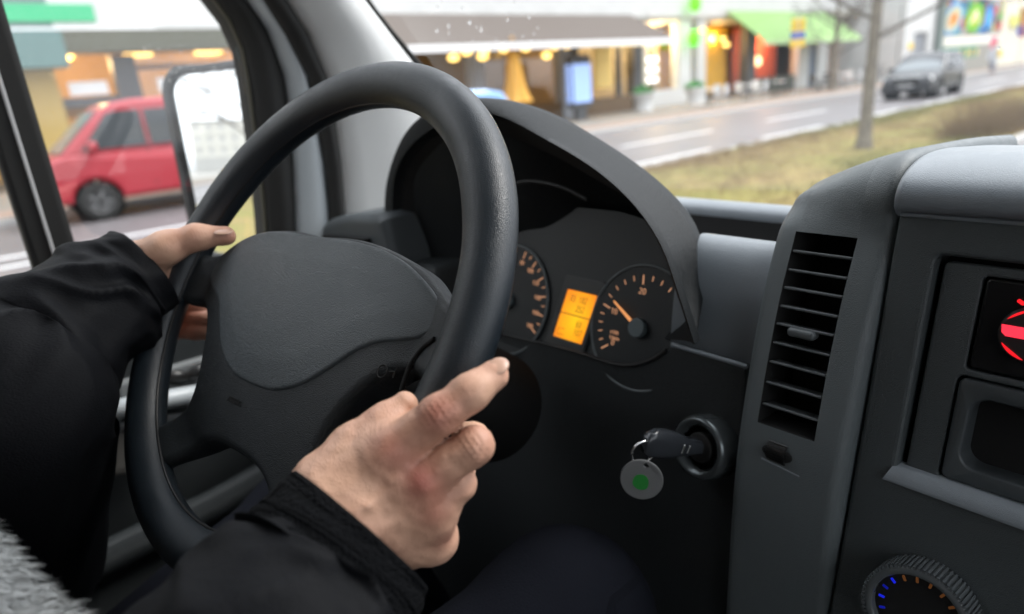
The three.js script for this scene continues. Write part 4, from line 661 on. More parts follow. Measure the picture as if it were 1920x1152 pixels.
      for (const q of [root.clone().sub(w), root.clone().add(w), mid.clone().add(w), root.clone().sub(w), mid.clone().add(w), mid.clone().sub(w), mid.clone().sub(w), mid.clone().add(w), tip]) { pos.push(q.x, q.y, q.z); nor.push(n.x, n.y, n.z); }
    }
    const g = new THREE.BufferGeometry(); g.setAttribute('position', new THREE.Float32BufferAttribute(pos, 3)); g.setAttribute('normal', new THREE.Float32BufferAttribute(nor, 3));
    add('fur_hairs', boxUV(g), mat([0.62, 0.64, 0.64], 0.7), fur).userData.kind = 'stuff';
  }
  // ---- trousers
  const TB = [[[...hip, 0.16], [-0.47, 0.98, 0.3, 0.15]], [[-0.4, 0.99, 0.3, 0.1], [...kR, 0.072]], [[-0.56, 0.99, 0.3, 0.1], [...kL, 0.072]], [[...kR, 0.072], [kR[0] - 0.02, 0.76, kR[2] - 0.16, 0.06]], [[...kL, 0.072], [kL[0], 0.76, kL[2] - 0.16, 0.06]]];
  const tr = group(TB, 0.03);
  add('trousers', nets((x, y, z) => tr(x, y, z) + 0.004 * fbm(x * 12, y * 12, z * 12, 3), [-0.85, 0.68, -0.62], [-0.12, 1.32, 0.58], 0.01), M.trousers, driver);
  const shoe = []; for (const k of [kR, kL]) shoe.push(nets((x, y, z) => Math.max(cone(x, y, z, [k[0] - 0.01, 0.66, k[2] - 0.16, 0.05], [k[0] - 0.01, 0.645, k[2] - 0.34, 0.042]), 0.602 - y), [k[0] - 0.1, 0.58, k[2] - 0.42], [k[0] + 0.1, 0.75, k[2] - 0.06], 0.012));
  add('shoe', shoe[0], M.black, driver); add('shoe', shoe[1], M.black, driver);
}
const seat = thing('driver_seat', [-0.47, 0.6, 0.36], 'dark cloth driver seat under the driver in the black jacket', 'seat');
add('seat_cushion', box(-0.26, 0.26, 0.1, 0.27, -0.3, 0.2, 0.05), M.trousers, seat);
add('backrest', box(-0.25, 0.25, 0.24, 0.98, 0.19, 0.31, 0.05), M.trousers, seat);
add('headrest', box(-0.13, 0.13, 1.0, 1.22, 0.2, 0.29, 0.04), M.trousers, seat);
add('seat_base', box(-0.2, 0.2, 0.002, 0.11, -0.24, 0.2, 0.01), M.black, seat);
// ================================================================ the street
const XF = -22; // line of the shop fronts
const flat = (x0, x1, z0, z1, y, n = 1, m = 1) => { const g = new THREE.PlaneGeometry(Math.abs(x1 - x0), Math.abs(z1 - z0), n, m); g.rotateX(-Math.PI / 2); g.translate((x0 + x1) / 2, y, (z0 + z1) / 2); return boxUV(g); };
const roadM = mat([1, 1, 1], 0.5, { map: T.road }), paveM = mat([1, 1, 1], 0.85, { map: T.pave }), kerbM = mat([0.42, 0.41, 0.39], 0.8), lineM = mat(0.72, 0.6), turfM = mat([1, 1, 1], 1, { map: T.turf });
structure('ground', flat(-400, 400, -500, 300, -0.02), mat([0.3, 0.29, 0.27], 0.95));
structure('road', flat(-3.1, 7.5, -160, 190, 0), roadM);
structure('roadway', flat(-15, -7.62, -160, 190, 0), roadM);
structure('kerb', merge([box(-7.62, -7.46, -0.02, 0.1, -160, 190), box(-3.26, -3.1, -0.02, 0.1, -160, 190), box(-15.16, -15, -0.02, 0.11, -160, 190)]), kerbM);
structure('pavement', flat(-22.2, -15.16, -160, 190, 0.105), paveM);
structure('cycle_path', flat(-16.6, -15.3, -160, 190, 0.109), mat([0.27, 0.19, 0.15], 0.9));
structure('gutter', flat(-8.1, -7.62, -160, 190, 0.004), mat([0.27, 0.265, 0.255], 0.8));
{ // verge: gently humped strip of turf between the carriageways
  const rows = []; for (let k = 0; k <= 150; k++) { const z = 110 - k * 1.8, r = []; for (let i = 0; i <= 10; i++) { const x = lerp(-7.46, -3.26, i / 10); r.push([x, 0.09 + 0.06 * Math.sin(Math.PI * i / 10) + 0.03 * noise(x * 1.2, z * 0.7, 5), z]); } rows.push(r); }
  structure('verge', boxUV(loft(rows)), turfM);
  const blade = new THREE.BufferGeometry(); { const p = []; for (let i = 0; i < 5; i++) { const a = i * 1.9, x = 0.03 * Math.cos(a), z = 0.03 * Math.sin(a); p.push(x - 0.008, 0, z, x + 0.008, 0, z, x * 2.4, 0.09 + 0.02 * (i % 3), z * 2.2); } blade.setAttribute('position', new THREE.Float32BufferAttribute(p, 3)); blade.computeVertexNormals(); }
  const N = 42000, im = new THREE.InstancedMesh(blade, mat([1, 1, 1], 0.9), N), o = new THREE.Object3D(), c = new THREE.Color();
  for (let k = 0; k < N; k++) {
    const z = 6 - 62 * rng() ** 1.25, x = lerp(-7.4, -3.3, rng()), green = sstep(-0.05, 0.3, fbm(x * 0.55, z * 0.16, 3, 3) + 0.32 * Math.exp(-(((z + 9) / 4) ** 2)));
    o.position.set(x, 0.1, z); o.rotation.set(0, rng() * 6.28, 0); o.scale.setScalar(0.5 + 0.9 * rng()); o.scale.y *= 0.7; o.updateMatrix(); im.setMatrixAt(k, o.matrix);
    const t = 0.8 + 0.4 * rng(); im.setColorAt(k, c.setRGB(lerp(0.27, 0.18, green) * t, lerp(0.2, 0.175, green) * t, lerp(0.12, 0.08, green) * t));
  }
  im.name = 'grass'; im.castShadow = im.receiveShadow = true; scene.add(im); tag(im, 'short winter grass, tan and green, on the strip between the carriageways', 'grass', null, 'stuff');
}
{ const d = []; for (let k = -30; k < 12; k++) { d.push(box(-8.42, -8.29, 0.0, 0.004, k * 5.2 - 2.4, k * 5.2 + 0.6)); d.push(box(-11.1, -10.96, 0.0, 0.004, k * 7 - 3, k * 7 + 1)); } d.push(box(-10.3, -10.17, 0.0, 0.004, -5.5, 9)); structure('lane_markings', merge(d), lineM); }

// ---- buildings. A front is built from panels; r = [x, z0, z1, y0, y1]
const slab = (r, t, dx = 0) => box(r[0] + dx - t, r[0] + dx, r[3], r[4], r[1], r[2]);
const wallM = c => mat(c, 0.85, { map: T.wall });
const white = wallM([0.62, 0.62, 0.605]), cream = wallM([0.72, 0.68, 0.56]), greyW = wallM([0.42, 0.42, 0.41]), darkM = mat(0.03, 0.5), frameM = mat([0.06, 0.06, 0.062], 0.5), warmW = wallM([0.62, 0.36, 0.09]), deepW = wallM([0.16, 0.1, 0.05]);
const glow = (c, k) => new THREE.MeshStandardMaterial({ color: col(...c), emissive: col(...c), emissiveIntensity: k, side: THREE.DoubleSide });
const lampM = glow([1, 0.62, 0.16], 1.3), whiteLamp = glow([1, 0.98, 0.94], 0.8), paneM = M.glass;
function building(name, z0, z1, H, label, wall, X = XF, depth = 9, floors = 3, base = 4.2) {
  const b = thing(name, [X, 0, (z0 + z1) / 2], label, 'building'), L = (z1 - z0) / 2, P = (n, g, m, par = b) => { g.translate(-X, 0, -(z0 + z1) / 2); return add(n, g, m, par); };
  const hh = (H - base) / floors, nW = Math.max(2, Math.round((z1 - z0) / 2.9)), ww = (z1 - z0) / nW;
  const holes = []; for (let f = 0; f < floors; f++) for (let i = 0; i < nW; i++) holes.push([i, f]);
  const w = new THREE.ExtrudeGeometry(poly([[z0, base], [z1, base], [z1, H], [z0, H]], holes.map(([i, f]) => [[z0 + ww * (i + 0.28), base + hh * (f + 0.25)], [z0 + ww * (i + 0.72), base + hh * (f + 0.25)], [z0 + ww * (i + 0.72), base + hh * (f + 0.85)], [z0 + ww * (i + 0.28), base + hh * (f + 0.85)]])), { depth: 0.35, bevelEnabled: false });
  w.applyMatrix4(new THREE.Matrix4().set(0, 0, 1, X - 0.35, 0, 1, 0, 0, 1, 0, 0, 0, 0, 0, 0, 1));
  w.computeVertexNormals(); P('wall', boxUV(w), wall);
  for (const [i, f] of holes) { const q = [z0 + ww * (i + 0.28), z0 + ww * (i + 0.72), base + hh * (f + 0.25), base + hh * (f + 0.85)]; const fr = P('window', merge([box(X - 0.28, X - 0.2, q[2], q[3], q[0], q[0] + 0.07), box(X - 0.28, X - 0.2, q[2], q[3], q[1] - 0.07, q[1]), box(X - 0.28, X - 0.2, q[2], q[2] + 0.07, q[0] + 0.07, q[1] - 0.07), box(X - 0.28, X - 0.2, q[3] - 0.07, q[3], q[0] + 0.07, q[1] - 0.07), box(X - 0.27, X - 0.21, q[2] + 0.07, q[3] - 0.07, (q[0] + q[1]) / 2 - 0.03, (q[0] + q[1]) / 2 + 0.03)]), mat(0.7, 0.5)); P('pane', box(X - 0.25, X - 0.242, q[2], q[3], q[0], q[1]), mat([0.1, 0.11, 0.12], 0.08), fr); }
  P('roof', box(X - depth, X + 0.25, H, H + 0.3, z0, z1), mat(0.12, 0.8));
  P('party_wall', merge([box(X - depth, X - 0.36, 0, H, z0 + 0.002, z0 + 0.25), box(X - depth, X - 0.36, 0, H, z1 - 0.25, z1 - 0.002), box(X - depth - 0.25, X - depth, 0, H, z0, z1)]), wall);
  P('shop_floor', box(X - depth, X - 0.01, 0.08, 0.118, z0 + 0.26, z1 - 0.26), mat(0.12, 0.5));
  P('shop_ceiling', box(X - depth, X - 0.36, base - 0.02, base + 0.2, z0 + 0.26, z1 - 0.26), mat([0.5, 0.44, 0.34], 0.9));
  b.P = P; return b;
}
function shopLamp(p, I, c = [1, 0.66, 0.28]) { const l = new THREE.PointLight(col(...c), I); l.position.set(...p); l.castShadow = true; l.shadow.radius = 4; return l; }

// A: the shop seen through the driver's window
{
  const z0 = -11, z1 = 14, b = building('shop_building', z0, z1, 14, 'pale shop building with wide white fascia seen through the driver\'s window', white);
  b.P('fascia', box(XF - 0.3, XF + 0.5, 3.98, 5.3, z0, -3.1), white);
  b.P('fascia', box(XF - 0.3, XF + 0.5, 3.98, 5.3, -3.1, z1), wallM([0.13, 0.21, 0.19]));
  b.P('sign', box(XF + 0.5, XF + 0.56, 4.2, 4.62, -4.1, 0.5), mat([0.01, 0.4, 0.16], 0.5));
  b.P('sign', box(XF + 0.5, XF + 0.56, 3.99, 4.06, -5.5, 6), mat(0.8, 0.5));
  b.P('awning', merge([box(XF - 0.1, XF + 0.75, 3.44, 3.98, -10.8, -3.2)]), wallM([0.085, 0.085, 0.055]));
  b.P('awning', merge([box(XF - 0.1, XF + 0.75, 3.1, 3.98, -3.2, z1 - 0.2)]), wallM([0.1, 0.19, 0.18]));
  b.P('pillar', box(XF - 0.35, XF + 0.05, 0.11, 3.4, -4.9, -4.3), frameM);
  b.P('pillar', box(XF - 0.35, XF + 0.05, 0.11, 3.4, -9.6, -9.1), wallM([0.6, 0.58, 0.5]));
  b.P('pillar', box(XF - 0.35, XF + 0.05, 0.11, 3.1, -2.9, -1.9), mat([0.4, 0.27, 0.06], 0.6));
  b.P('window_rail', box(XF - 0.2, XF - 0.1, 2.1, 2.35, -4.3, -2.9), frameM);
  b.P('window_rail', box(XF - 0.2, XF - 0.1, 3.0, 3.12, -9.1, -4.9), frameM);
  b.P('counter', box(XF - 0.7, XF - 0.2, 0.12, 1.1, -9, -5), deepW);
  b.P('poster', box(XF - 0.16, XF - 0.13, 2.4, 2.75, -4.1, -3.15), mat(0.85, 0.5));
  b.P('poster', box(XF - 0.16, XF - 0.13, 2.35, 2.75, -7.2, -5.4).rotateX(0.0), mat(0.8, 0.5));
  b.P('poster', box(XF - 0.16, XF - 0.13, 2.0, 2.3, -8.8, -6.6), mat([0.75, 0.6, 0.45], 0.5));
  b.P('window_pane', box(XF - 0.14, XF - 0.13 + 0.004, 0.5, 3.4, -9.1, -4.9), paneM);
  b.P('back_wall', box(XF - 4.2, XF - 4, 0.12, 4.1, z0 + 0.3, z1 - 0.3), warmW);
  b.P('shelf', merge([0.8, 1.5, 2.2].map(y => box(XF - 4, XF - 3.5, y, y + 0.06, z0 + 0.5, z1 - 0.5))), deepW);
  for (let k = 0; k < 9; k++) { const z = -10 + k * 2.1; b.P('ceiling_lamp', box(XF - 2.1, XF - 1.5, 3.5, 3.6, z, z + 0.7), lampM); }
  for (const z of [-8.5, -3.6, 1]) scene.add(shopLamp([XF - 1.9, 3.3, z], 3.6));
}
// B: cafe under the brown awning
{
  const z0 = -27.4, z1 = -11.05, b = building('cafe_building', z0, z1, 15, 'white fronted cafe building with a long taupe awning and strings of warm lamps', white);
  b.P('fascia', box(XF - 0.3, XF + 0.35, 4.35, 5.9, z0, z1), white);
  b.P('sign', box(XF + 0.35, XF + 0.42, 5.25, 5.7, -21.5, -15.5), mat([0.36, 0.25, 0.22], 0.6));
  // sloping awning, valance and side
  const y1 = 4.45, y0 = 3.15, x1 = XF + 0.4, x0 = XF + 3.0, za = -26.4, zb = -11.6;
  b.P('awning', loft([[[x1, y1, za], [x0, y0, za]], [[x1, y1, zb], [x0, y0, zb]]].map(r => [...r, [r[1][0], r[1][1] - 0.03, r[1][2]], [r[0][0], r[0][1] - 0.03, r[0][2]], r[0]])), mat([0.125, 0.105, 0.092], 0.9));
  b.P('valance', box(x0 - 0.02, x0 + 0.03, y0 - 0.2, y0 + 0.02, za, zb), mat(0.78, 0.7));
  for (const z of [-11.4, -17.2, -22.2, -27.2]) b.P('pillar', box(XF - 0.4, XF + 0.1, 0.11, 4.35, z - 0.3, z + 0.3), z < -27 ? frameM : wallM([0.34, 0.36, 0.4]));
  b.P('window_sill', box(XF - 0.3, XF, 0.11, 0.85, -26.9, -17.5), deepW);
  b.P('window_pane', box(XF - 0.2, XF - 0.19, 0.85, 3.4, -21.9, -17.5), paneM);
  b.P('back_wall', box(XF - 4.2, XF - 4, 0.12, 4.2, z0 + 0.3, z1 - 0.3), wallM([0.13, 0.09, 0.05]));
  b.P('shop_counter', box(XF - 3, XF - 2.2, 0.12, 1.3, -20.5, -13), deepW);
  b.P('door_frame', merge([box(XF - 0.3, XF - 0.1, 0.12, 3.2, -23.2, -22.9), box(XF - 0.3, XF - 0.1, 0.12, 3.2, -26.2, -25.9)]), frameM);
  b.P('yellow_panel', box(XF - 0.3, XF - 0.2, 1.3, 3.2, -25.6, -24.4), mat([0.75, 0.56, 0.2], 0.6));
  // bulbs in rows under the awning
  const P = [[835, 78], [875, 97], [905, 95], [945, 92], [988, 90]];
  const at = [[-20.00,3.352,-14.36],[-20.00,2.997,-15.25],[-20.00,3.028,-16.06],[-20.00,3.04,-17.01],[-20.00,3.05,-18.09],[-20.00,3.07,-19.67],[-20.00,3.094,-20.36],[-20.00,2.812,-15.96],[-20.00,2.82,-14.64],[-20.00,2.746,-19.20]];
  at.forEach((p, i) => { const g = new THREE.SphereGeometry(0.16, 16, 10); g.scale(0.8, 0.75, i < 1 ? 1.6 : 1.35); g.translate(p[0], p[1], p[2]); b.P('awning_lamp', boxUV(g), i === 0 ? glow([1, 0.85, 0.5], 1.5) : lampM); });
  b.P('light_bar', box(XF + 1.95, XF + 2.1, 3.0, 3.2, -26.3, -23.2), glow([1, 0.78, 0.3], 0.8));
  for (const z of [-25, -20, -14]) scene.add(shopLamp([XF - 1.6, 3.3, z], z < -24 ? 9 : 1.6));
}
// C: lit window, white columns, green awning, grey doorway
{
  const z0 = -52.5, z1 = -27.45, b = building('corner_building', z0, z1, 16, 'pale building with a bright green awning and an orange lit shop', white);
  b.P('fascia', box(XF - 0.3, XF + 0.25, 4.4, 5.9, z0, z1), white);
  const r1 = [-22,-30.47,-28.00,1.10,3.91], rt = [-22, r1[1], r1[2], r1[3], 3.9];
  b.P('window_frame', merge([slab([XF, rt[1] - 0.25, rt[1], 0.9, 4.2], 0.3, 0.02), slab([XF, rt[2], rt[2] + 0.25, 0.9, 4.2], 0.3, 0.02)]), cream);
  b.P('window_pane', box(XF - 0.2, XF - 0.19, 0.9, 4, rt[1], rt[2]), paneM);
  b.P('display_back', box(XF - 1.3, XF - 1.2, 0.9, 4.2, rt[1], rt[2]), wallM([0.75, 0.62, 0.35]));
  b.P('display_board', box(XF - 1.15, XF - 1.05, 0.95, 3.1, rt[1] + 0.4, rt[2] - 0.1), deepW);
  for (const y of [1.35, 1.85, 2.35]) b.P('light_bar', box(XF - 1.0, XF - 0.8, y, y + 0.22, rt[1] + 0.5, rt[2] - 0.1), whiteLamp);
  b.P('parapet', box(XF - 0.35, XF + 0.1, 0.11, 0.92, z1 - 5.2, z1 - 0.1), white);
  for (const [a, c] of [[-31.6, -30.6], [-33.0, -32.2]]) b.P('pillar', box(XF - 0.4, XF + 0.12, 0.11, 4.4, a, c), white);
  // orange shop
  b.P('back_wall', box(XF - 3.2, XF - 3, 0.12, 4.3, -44, -33), wallM([0.75, 0.38, 0.03]));
  b.P('curtain', box(XF - 0.9, XF - 0.8, 0.5, 4.0, -36.4, -33.4), wallM([0.8, 0.45, 0.05]));
  b.P('red_wall', box(XF - 1.6, XF - 1.5, 0.4, 4, -43.5, -38.3), wallM([0.6, 0.13, 0.07]));
  b.P('pillar', box(XF - 0.4, XF + 0.1, 0.11, 4.4, -38.2, -37.2), frameM);
  b.P('pillar', box(XF - 0.4, XF + 0.1, 0.11, 4.4, -44.4, -43.4), white);
  b.P('door', box(XF - 0.3, XF - 0.2, 0.12, 2.6, -46.2, -45), mat([0.13, 0.16, 0.22], 0.5));
  b.P('window_wall', box(XF - 0.35, XF - 0.05, 0.11, 1.0, -43.4, -38.2), mat([0.1, 0.11, 0.09], 0.8));
  b.P('side_wall', box(XF - 0.35, XF, 0.11, 4.4, -45, -44.4), white);
  b.P('side_wall', box(XF - 0.35, XF, 0.11, 4.4, -47.6, -46.2), white);
  b.P('cornice', box(XF - 0.3, XF + 0.9, 4.4, 4.75, z0, -46), mat([0.34, 0.32, 0.27], 0.8));
  b.P('lintel', box(XF - 0.35, XF + 0.05, 3.1, 4.39, z0, -47.6), wallM([0.5, 0.47, 0.4]));
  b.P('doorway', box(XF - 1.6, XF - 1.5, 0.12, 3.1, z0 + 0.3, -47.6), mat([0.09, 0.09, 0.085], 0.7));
  b.P('pillar', box(XF - 0.4, XF + 0.08, 0.11, 3.1, -52.4, -51.2), wallM([0.4, 0.37, 0.3]));
  // green awning
  const x1 = XF + 0.3, x0 = XF + 2.6, y1 = 4.7, y0 = 2.95, za = -46.4, zb = -34.6;
  b.P('awning', loft([[[x1, y1, za], [x0, y0, za]], [[x1, y1, zb], [x0, y0, zb]]].map(r => [...r, [r[1][0], r[1][1] - 0.03, r[1][2]], [r[0][0], r[0][1] - 0.03, r[0][2]], r[0]])), new THREE.MeshPhysicalMaterial({ color: col(0.2, 0.4, 0.07), roughness: 0.9, transmission: 0.35, thickness: 0, side: THREE.DoubleSide }));
  b.P('valance', box(x0 - 0.02, x0 + 0.03, y0 - 0.22, y0 + 0.01, za, zb), mat([0.4, 0.55, 0.28], 0.8));
  for (const p of [[-21.30,3.312,-31.00],[-21.30,4.977,-31.12]]) { const g = new THREE.SphereGeometry(0.42, 20, 14); g.scale(0.5, 1, 1); g.translate(...p); b.P('round_sign', boxUV(g), glow([0.12, 0.75, 0.03], 0.4)); }
  for (const p of [[-21.00,3.657,-31.35],[-21.00,3.217,-33.18],[-21.00,2.917,-33.55]]) b.P('shop_lamp', boxUV(new THREE.SphereGeometry(0.13, 12, 8).scale(1, 0.7, 1.9).translate(...p)), lampM);
  const lp = [-22.80,1.998,-39.79]; b.P('shop_lamp', boxUV(new THREE.SphereGeometry(0.3, 14, 10).translate(...lp)), glow([1, 0.6, 0.3], 1.5));
  scene.add(shopLamp([XF - 0.8, 3.4, -35], 14, [1, 0.6, 0.2])); scene.add(shopLamp([XF - 0.6, 3, -41], 7, [1, 0.5, 0.25])); scene.add(shopLamp([XF - 0.5, 3.5, -29.5], 8, [1, 0.75, 0.4]));
}
// D: white block, E: painted wall, F: cream block at the end
{
  const b = building('white_building', -55.6, -50.2, 13, 'plain white block with one dark grey door between the green awning and the mural', white, -18.2, 7, 3, 4.8);
  b.P('wall_panel', merge([box(-18.5, -18.2, 0.11, 4.8, -51.9, -50.2), box(-18.5, -18.2, 0.11, 4.8, -55.6, -54.4), box(-18.5, -18.2, 3.0, 4.8, -54.4, -51.9)]), white);
  b.P('door', box(-18.45, -18.4, 0.12, 3.0, -54.4, -51.9), mat([0.2, 0.21, 0.23], 0.4));
  b.P('downpipe', rod([-17.95, 0.1, -55.9], [-17.95, 8, -55.9], 0.28), mat([0.2, 0.24, 0.22], 0.6));
}
{
  const cv = document.createElement('canvas'); cv.width = 1024; cv.height = 448; const x = cv.getContext('2d'); let s = 5; const R = () => (s = (s * 16807) % 2147483647) / 2147483647;
  x.fillStyle = '#8f8c84'; x.fillRect(0, 0, 1024, 448);
  const pal = ['#2f6fa8', '#b8503e', '#c4a83c', '#a8b4b0', '#4a9434', '#a05c28', '#b06884', '#2a3650', '#3f9c9c'];
  for (let k = 0; k < 130; k++) { x.fillStyle = pal[k % 9]; x.beginPath(); const cx = R() * 1024, cy = 20 + R() * 190; x.ellipse(cx, cy, 18 + R() * 60, 12 + R() * 34, R() * 3, 0, 7); x.fill(); }
  const blob = (cx, cy, rx, ry, a, c1, c2, c3) => { for (const [k, c] of [[1, c1], [0.78, c2], [0.42, c3]]) { x.fillStyle = c; x.beginPath(); x.ellipse(cx, cy, rx * k, ry * k, a, 0, 7); x.fill(); } };
  blob(190, 130, 150, 92, -0.35, '#5090c0', '#b8b89c', '#c09030'); blob(520, 120, 145, 96, -0.2, '#48a034', '#86b434', '#c0b440'); blob(760, 120, 80, 100, 0.2, '#2f3a52', '#3a8fd0', '#5aa8e0');
  x.strokeStyle = '#d8563a'; x.lineWidth = 16; x.beginPath(); x.moveTo(130, 180); x.quadraticCurveTo(190, 60, 250, 150); x.stroke(); x.strokeStyle = '#f4f4ea'; x.beginPath(); x.moveTo(450, 160); x.lineTo(540, 80); x.lineTo(590, 150); x.stroke();
  x.fillStyle = '#4a4f55'; x.fillRect(0, 222, 720, 9); x.fillStyle = '#d8d4c8'; x.fillRect(0, 231, 1024, 60);
  x.fillStyle = '#4d8f74'; x.fillRect(0, 300, 640, 70); for (let k = 0; k < 12; k++) { x.fillStyle = ['#e0903a', '#7a4a3a', '#e8d070'][k % 3]; x.beginPath(); x.ellipse(60 + k * 52, 340, 14, 24, 0.3, 0, 7); x.fill(); } x.fillStyle = '#3fd0c4'; x.fillRect(20, 352, 150, 40); x.fillStyle = '#c8486a'; x.fillRect(860, 250, 120, 130);
  const tx = new THREE.CanvasTexture(cv); tx.colorSpace = THREE.SRGBColorSpace;
  const b = building('mural_building', -71, -56.2, 12, 'low building with a colourful spray painted mural behind the black car', wallM([0.75, 0.74, 0.7]), -18.2, 7, 2, 5.4);
  const g = new THREE.PlaneGeometry(14.6, 5.2).rotateY(Math.PI / 2).translate(-18.17, 2.75, -63.6); b.P('mural', g, mat([1, 1, 1], 0.8, { map: tx }));
  b.P('plinth', box(-18.6, -18.2, 0.11, 5.4, -71, -56.2), greyW);
}
{ const b = building('end_building', -96, -71.1, 15, 'cream building far along the street beyond the mural', cream, -18.2, 9, 3, 4.2); b.P('ground_storey', box(-18.6, -18.2, 0.11, 4.2, -96, -71.1), cream); b.P('shop_sign', box(-18.2, -18.05, 3.2, 4.1, -82, -73), mat([0.6, 0.58, 0.15], 0.6)); }
{ const b = building('distant_building', -150, -96.1, 17, 'pale long block at the far end of the street', wallM([0.66, 0.65, 0.62]), -18.2, 9, 4, 4); b.P('ground_storey', box(-18.6, -18.2, 0.11, 4, -150, -96.1), greyW); }
// behind us, seen in the door mirror
{ const b = building('apartment_building', 15, 46, 15, 'old apartment block behind us, seen only in the door mirror', wallM([0.5, 0.46, 0.38]), XF, 9, 4, 4); b.P('ground_storey', box(XF - 0.4, XF, 0.11, 4, 15, 46), greyW); }
{ const b = building('tower_block', 46.5, 80, 17, 'white block behind us with many windows, seen only in the door mirror', wallM([0.75, 0.75, 0.73]), XF - 1, 9, 4, 4); b.P('ground_storey', box(XF - 1.4, XF - 1, 0.11, 4, 46.5, 80), greyW); }

{ const b = building('terrace_block', -26, 26, 12, 'grey terrace closing the street behind us, seen only in the door mirror', wallM([0.55, 0.54, 0.5]), 0, 9, 3, 3.6); b.P('ground_storey', box(-0.4, 0, 0.11, 3.6, -26, 26), greyW); b.traverse(o => { if (o.name === 'pane') o.material = mat(0.36, 0.5); }); b.rotation.y = Math.PI / 2; b.position.set(-18, 0, 176); }

// ---- vehicles
function vehicle(o) {
  const t = thing(o.name, o.pos, o.label, o.cat, o.group); t.rotation.y = o.turn;
  const W = o.width / 2, up = (p, y) => 1 - o.tuck * clamp((y - o.belt) / (o.top - o.belt)), nose = s => 1 - 0.13 * sstep(o.len / 2 - 0.9, o.len / 2, Math.abs(s)) ** 1.5;
  const warp = g => { const p = g.attributes.position; for (let i = 0; i < p.count; i++) p.setZ(i, p.getZ(i) * up(0, p.getY(i)) * nose(p.getX(i))); g.computeVertexNormals(); return boxUV(g); };
  const ext = (pts, half, bev, seg = 4) => warp(plain(new THREE.ExtrudeGeometry(poly(pts), { depth: 2 * (half - bev), bevelEnabled: true, bevelSize: bev, bevelThickness: bev, bevelOffset: -bev, bevelSegments: seg, curveSegments: 10 }).translate(0, 0, -(half - bev))));
  add('body', ext(o.body, W, 0.09), o.paint, t); add('cabin', ext(o.cabin, W - 0.02, 0.08), o.paint, t);
  const dark = mat([0.02, 0.025, 0.028], 0.08), side = (pts, d, th = 0.02) => [1, -1].map(s => { const g = plain(new THREE.ExtrudeGeometry(poly(pts), { depth: th, bevelEnabled: false })); g.translate(0, 0, s > 0 ? W - 0.02 + d - th : -(W - 0.02 + d)); return warp(g); });
  for (const w of o.windows) for (const g of side(w, 0.006)) add('side_window', g, dark, t);
  for (const w of o.screens) { const [a, b] = w, r = k => W * k, nx = b[1] - a[1], ny = a[0] - b[0], l = Math.hypot(nx, ny), s = Math.sign(w[2]), off = 0.012, p = (q, z) => [q[0] + s * Math.abs(nx / l) * off, q[1] + Math.abs(ny / l) * off, z]; add('windscreen', warp(loft([-0.86, -0.5, 0, 0.5, 0.86].map(z => { const bowl = 0.03 * (1 - z * z); return [p([a[0] + s * bowl, a[1]], r(z)), p([b[0] + s * bowl, b[1]], r(z * 0.98))]; }))), o.screenMat ?? dark, t); }
  for (const [x0, x1, y0, y1, nm, m2] of o.strips ?? []) for (const g of side([[x0, y0], [x1, y0], [x1, y1], [x0, y1]], 0.026, 0.03)) add(nm, g, m2, t);
  for (const f of o.front ?? []) { const [z0, z1, y0, y1, nm, m2, dx] = f; for (const s of f[7] ? [1, -1] : [1]) add(nm, boxUV(new RoundedBoxGeometry(0.1, y1 - y0, z1 - z0, 3, 0.03).translate(o.noseX(0.5 * (y0 + y1)) + (dx ?? 0), (y0 + y1) / 2, s * (z0 + z1) / 2)), m2, t); }
  for (const s of o.axles) for (const k of [1, -1]) {
    const w = new THREE.Group(); w.name = 'wheel'; t.add(w); w.position.set(s, o.wr, k * (W - 0.13)); w.rotation.y = k > 0 ? 0 : Math.PI;
    const L = (pts, n = 40) => boxUV(new THREE.LatheGeometry(pts.map(p => new THREE.Vector2(...p)), n).rotateX(Math.PI / 2));
    add('tyre', L([[o.wr * 0.62, -0.1], [o.wr * 0.95, -0.1], [o.wr, -0.07], [o.wr, 0.07], [o.wr * 0.95, 0.1], [o.wr * 0.62, 0.1]]), M.rubber, w);
    const sp = [L([[o.wr * 0.64, 0.0], [o.wr * 0.64, 0.09], [o.wr * 0.58, 0.095], [o.wr * 0.55, 0.07], [o.wr * 0.55, 0.02], [0.02, 0.03]])]; for (let i = 0; i < 5; i++) sp.push(new THREE.BoxGeometry(o.wr * 0.56, 0.07, 0.03).translate(o.wr * 0.28, 0, 0.075).rotateZ(i * 1.2566));
    add('rim', merge(sp), mat([0.12, 0.12, 0.12], 0.5, { metalness: 0.5 }), w);
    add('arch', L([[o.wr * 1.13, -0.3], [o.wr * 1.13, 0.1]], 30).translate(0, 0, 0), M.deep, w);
  }
  for (const k of [1, -1]) add('door_mirror', boxUV(new RoundedBoxGeometry(0.14, 0.16, 0.2, 3, 0.05).translate(o.mirror[0], o.mirror[1], k * (W + 0.08))), o.paint, t);
  return t;
}
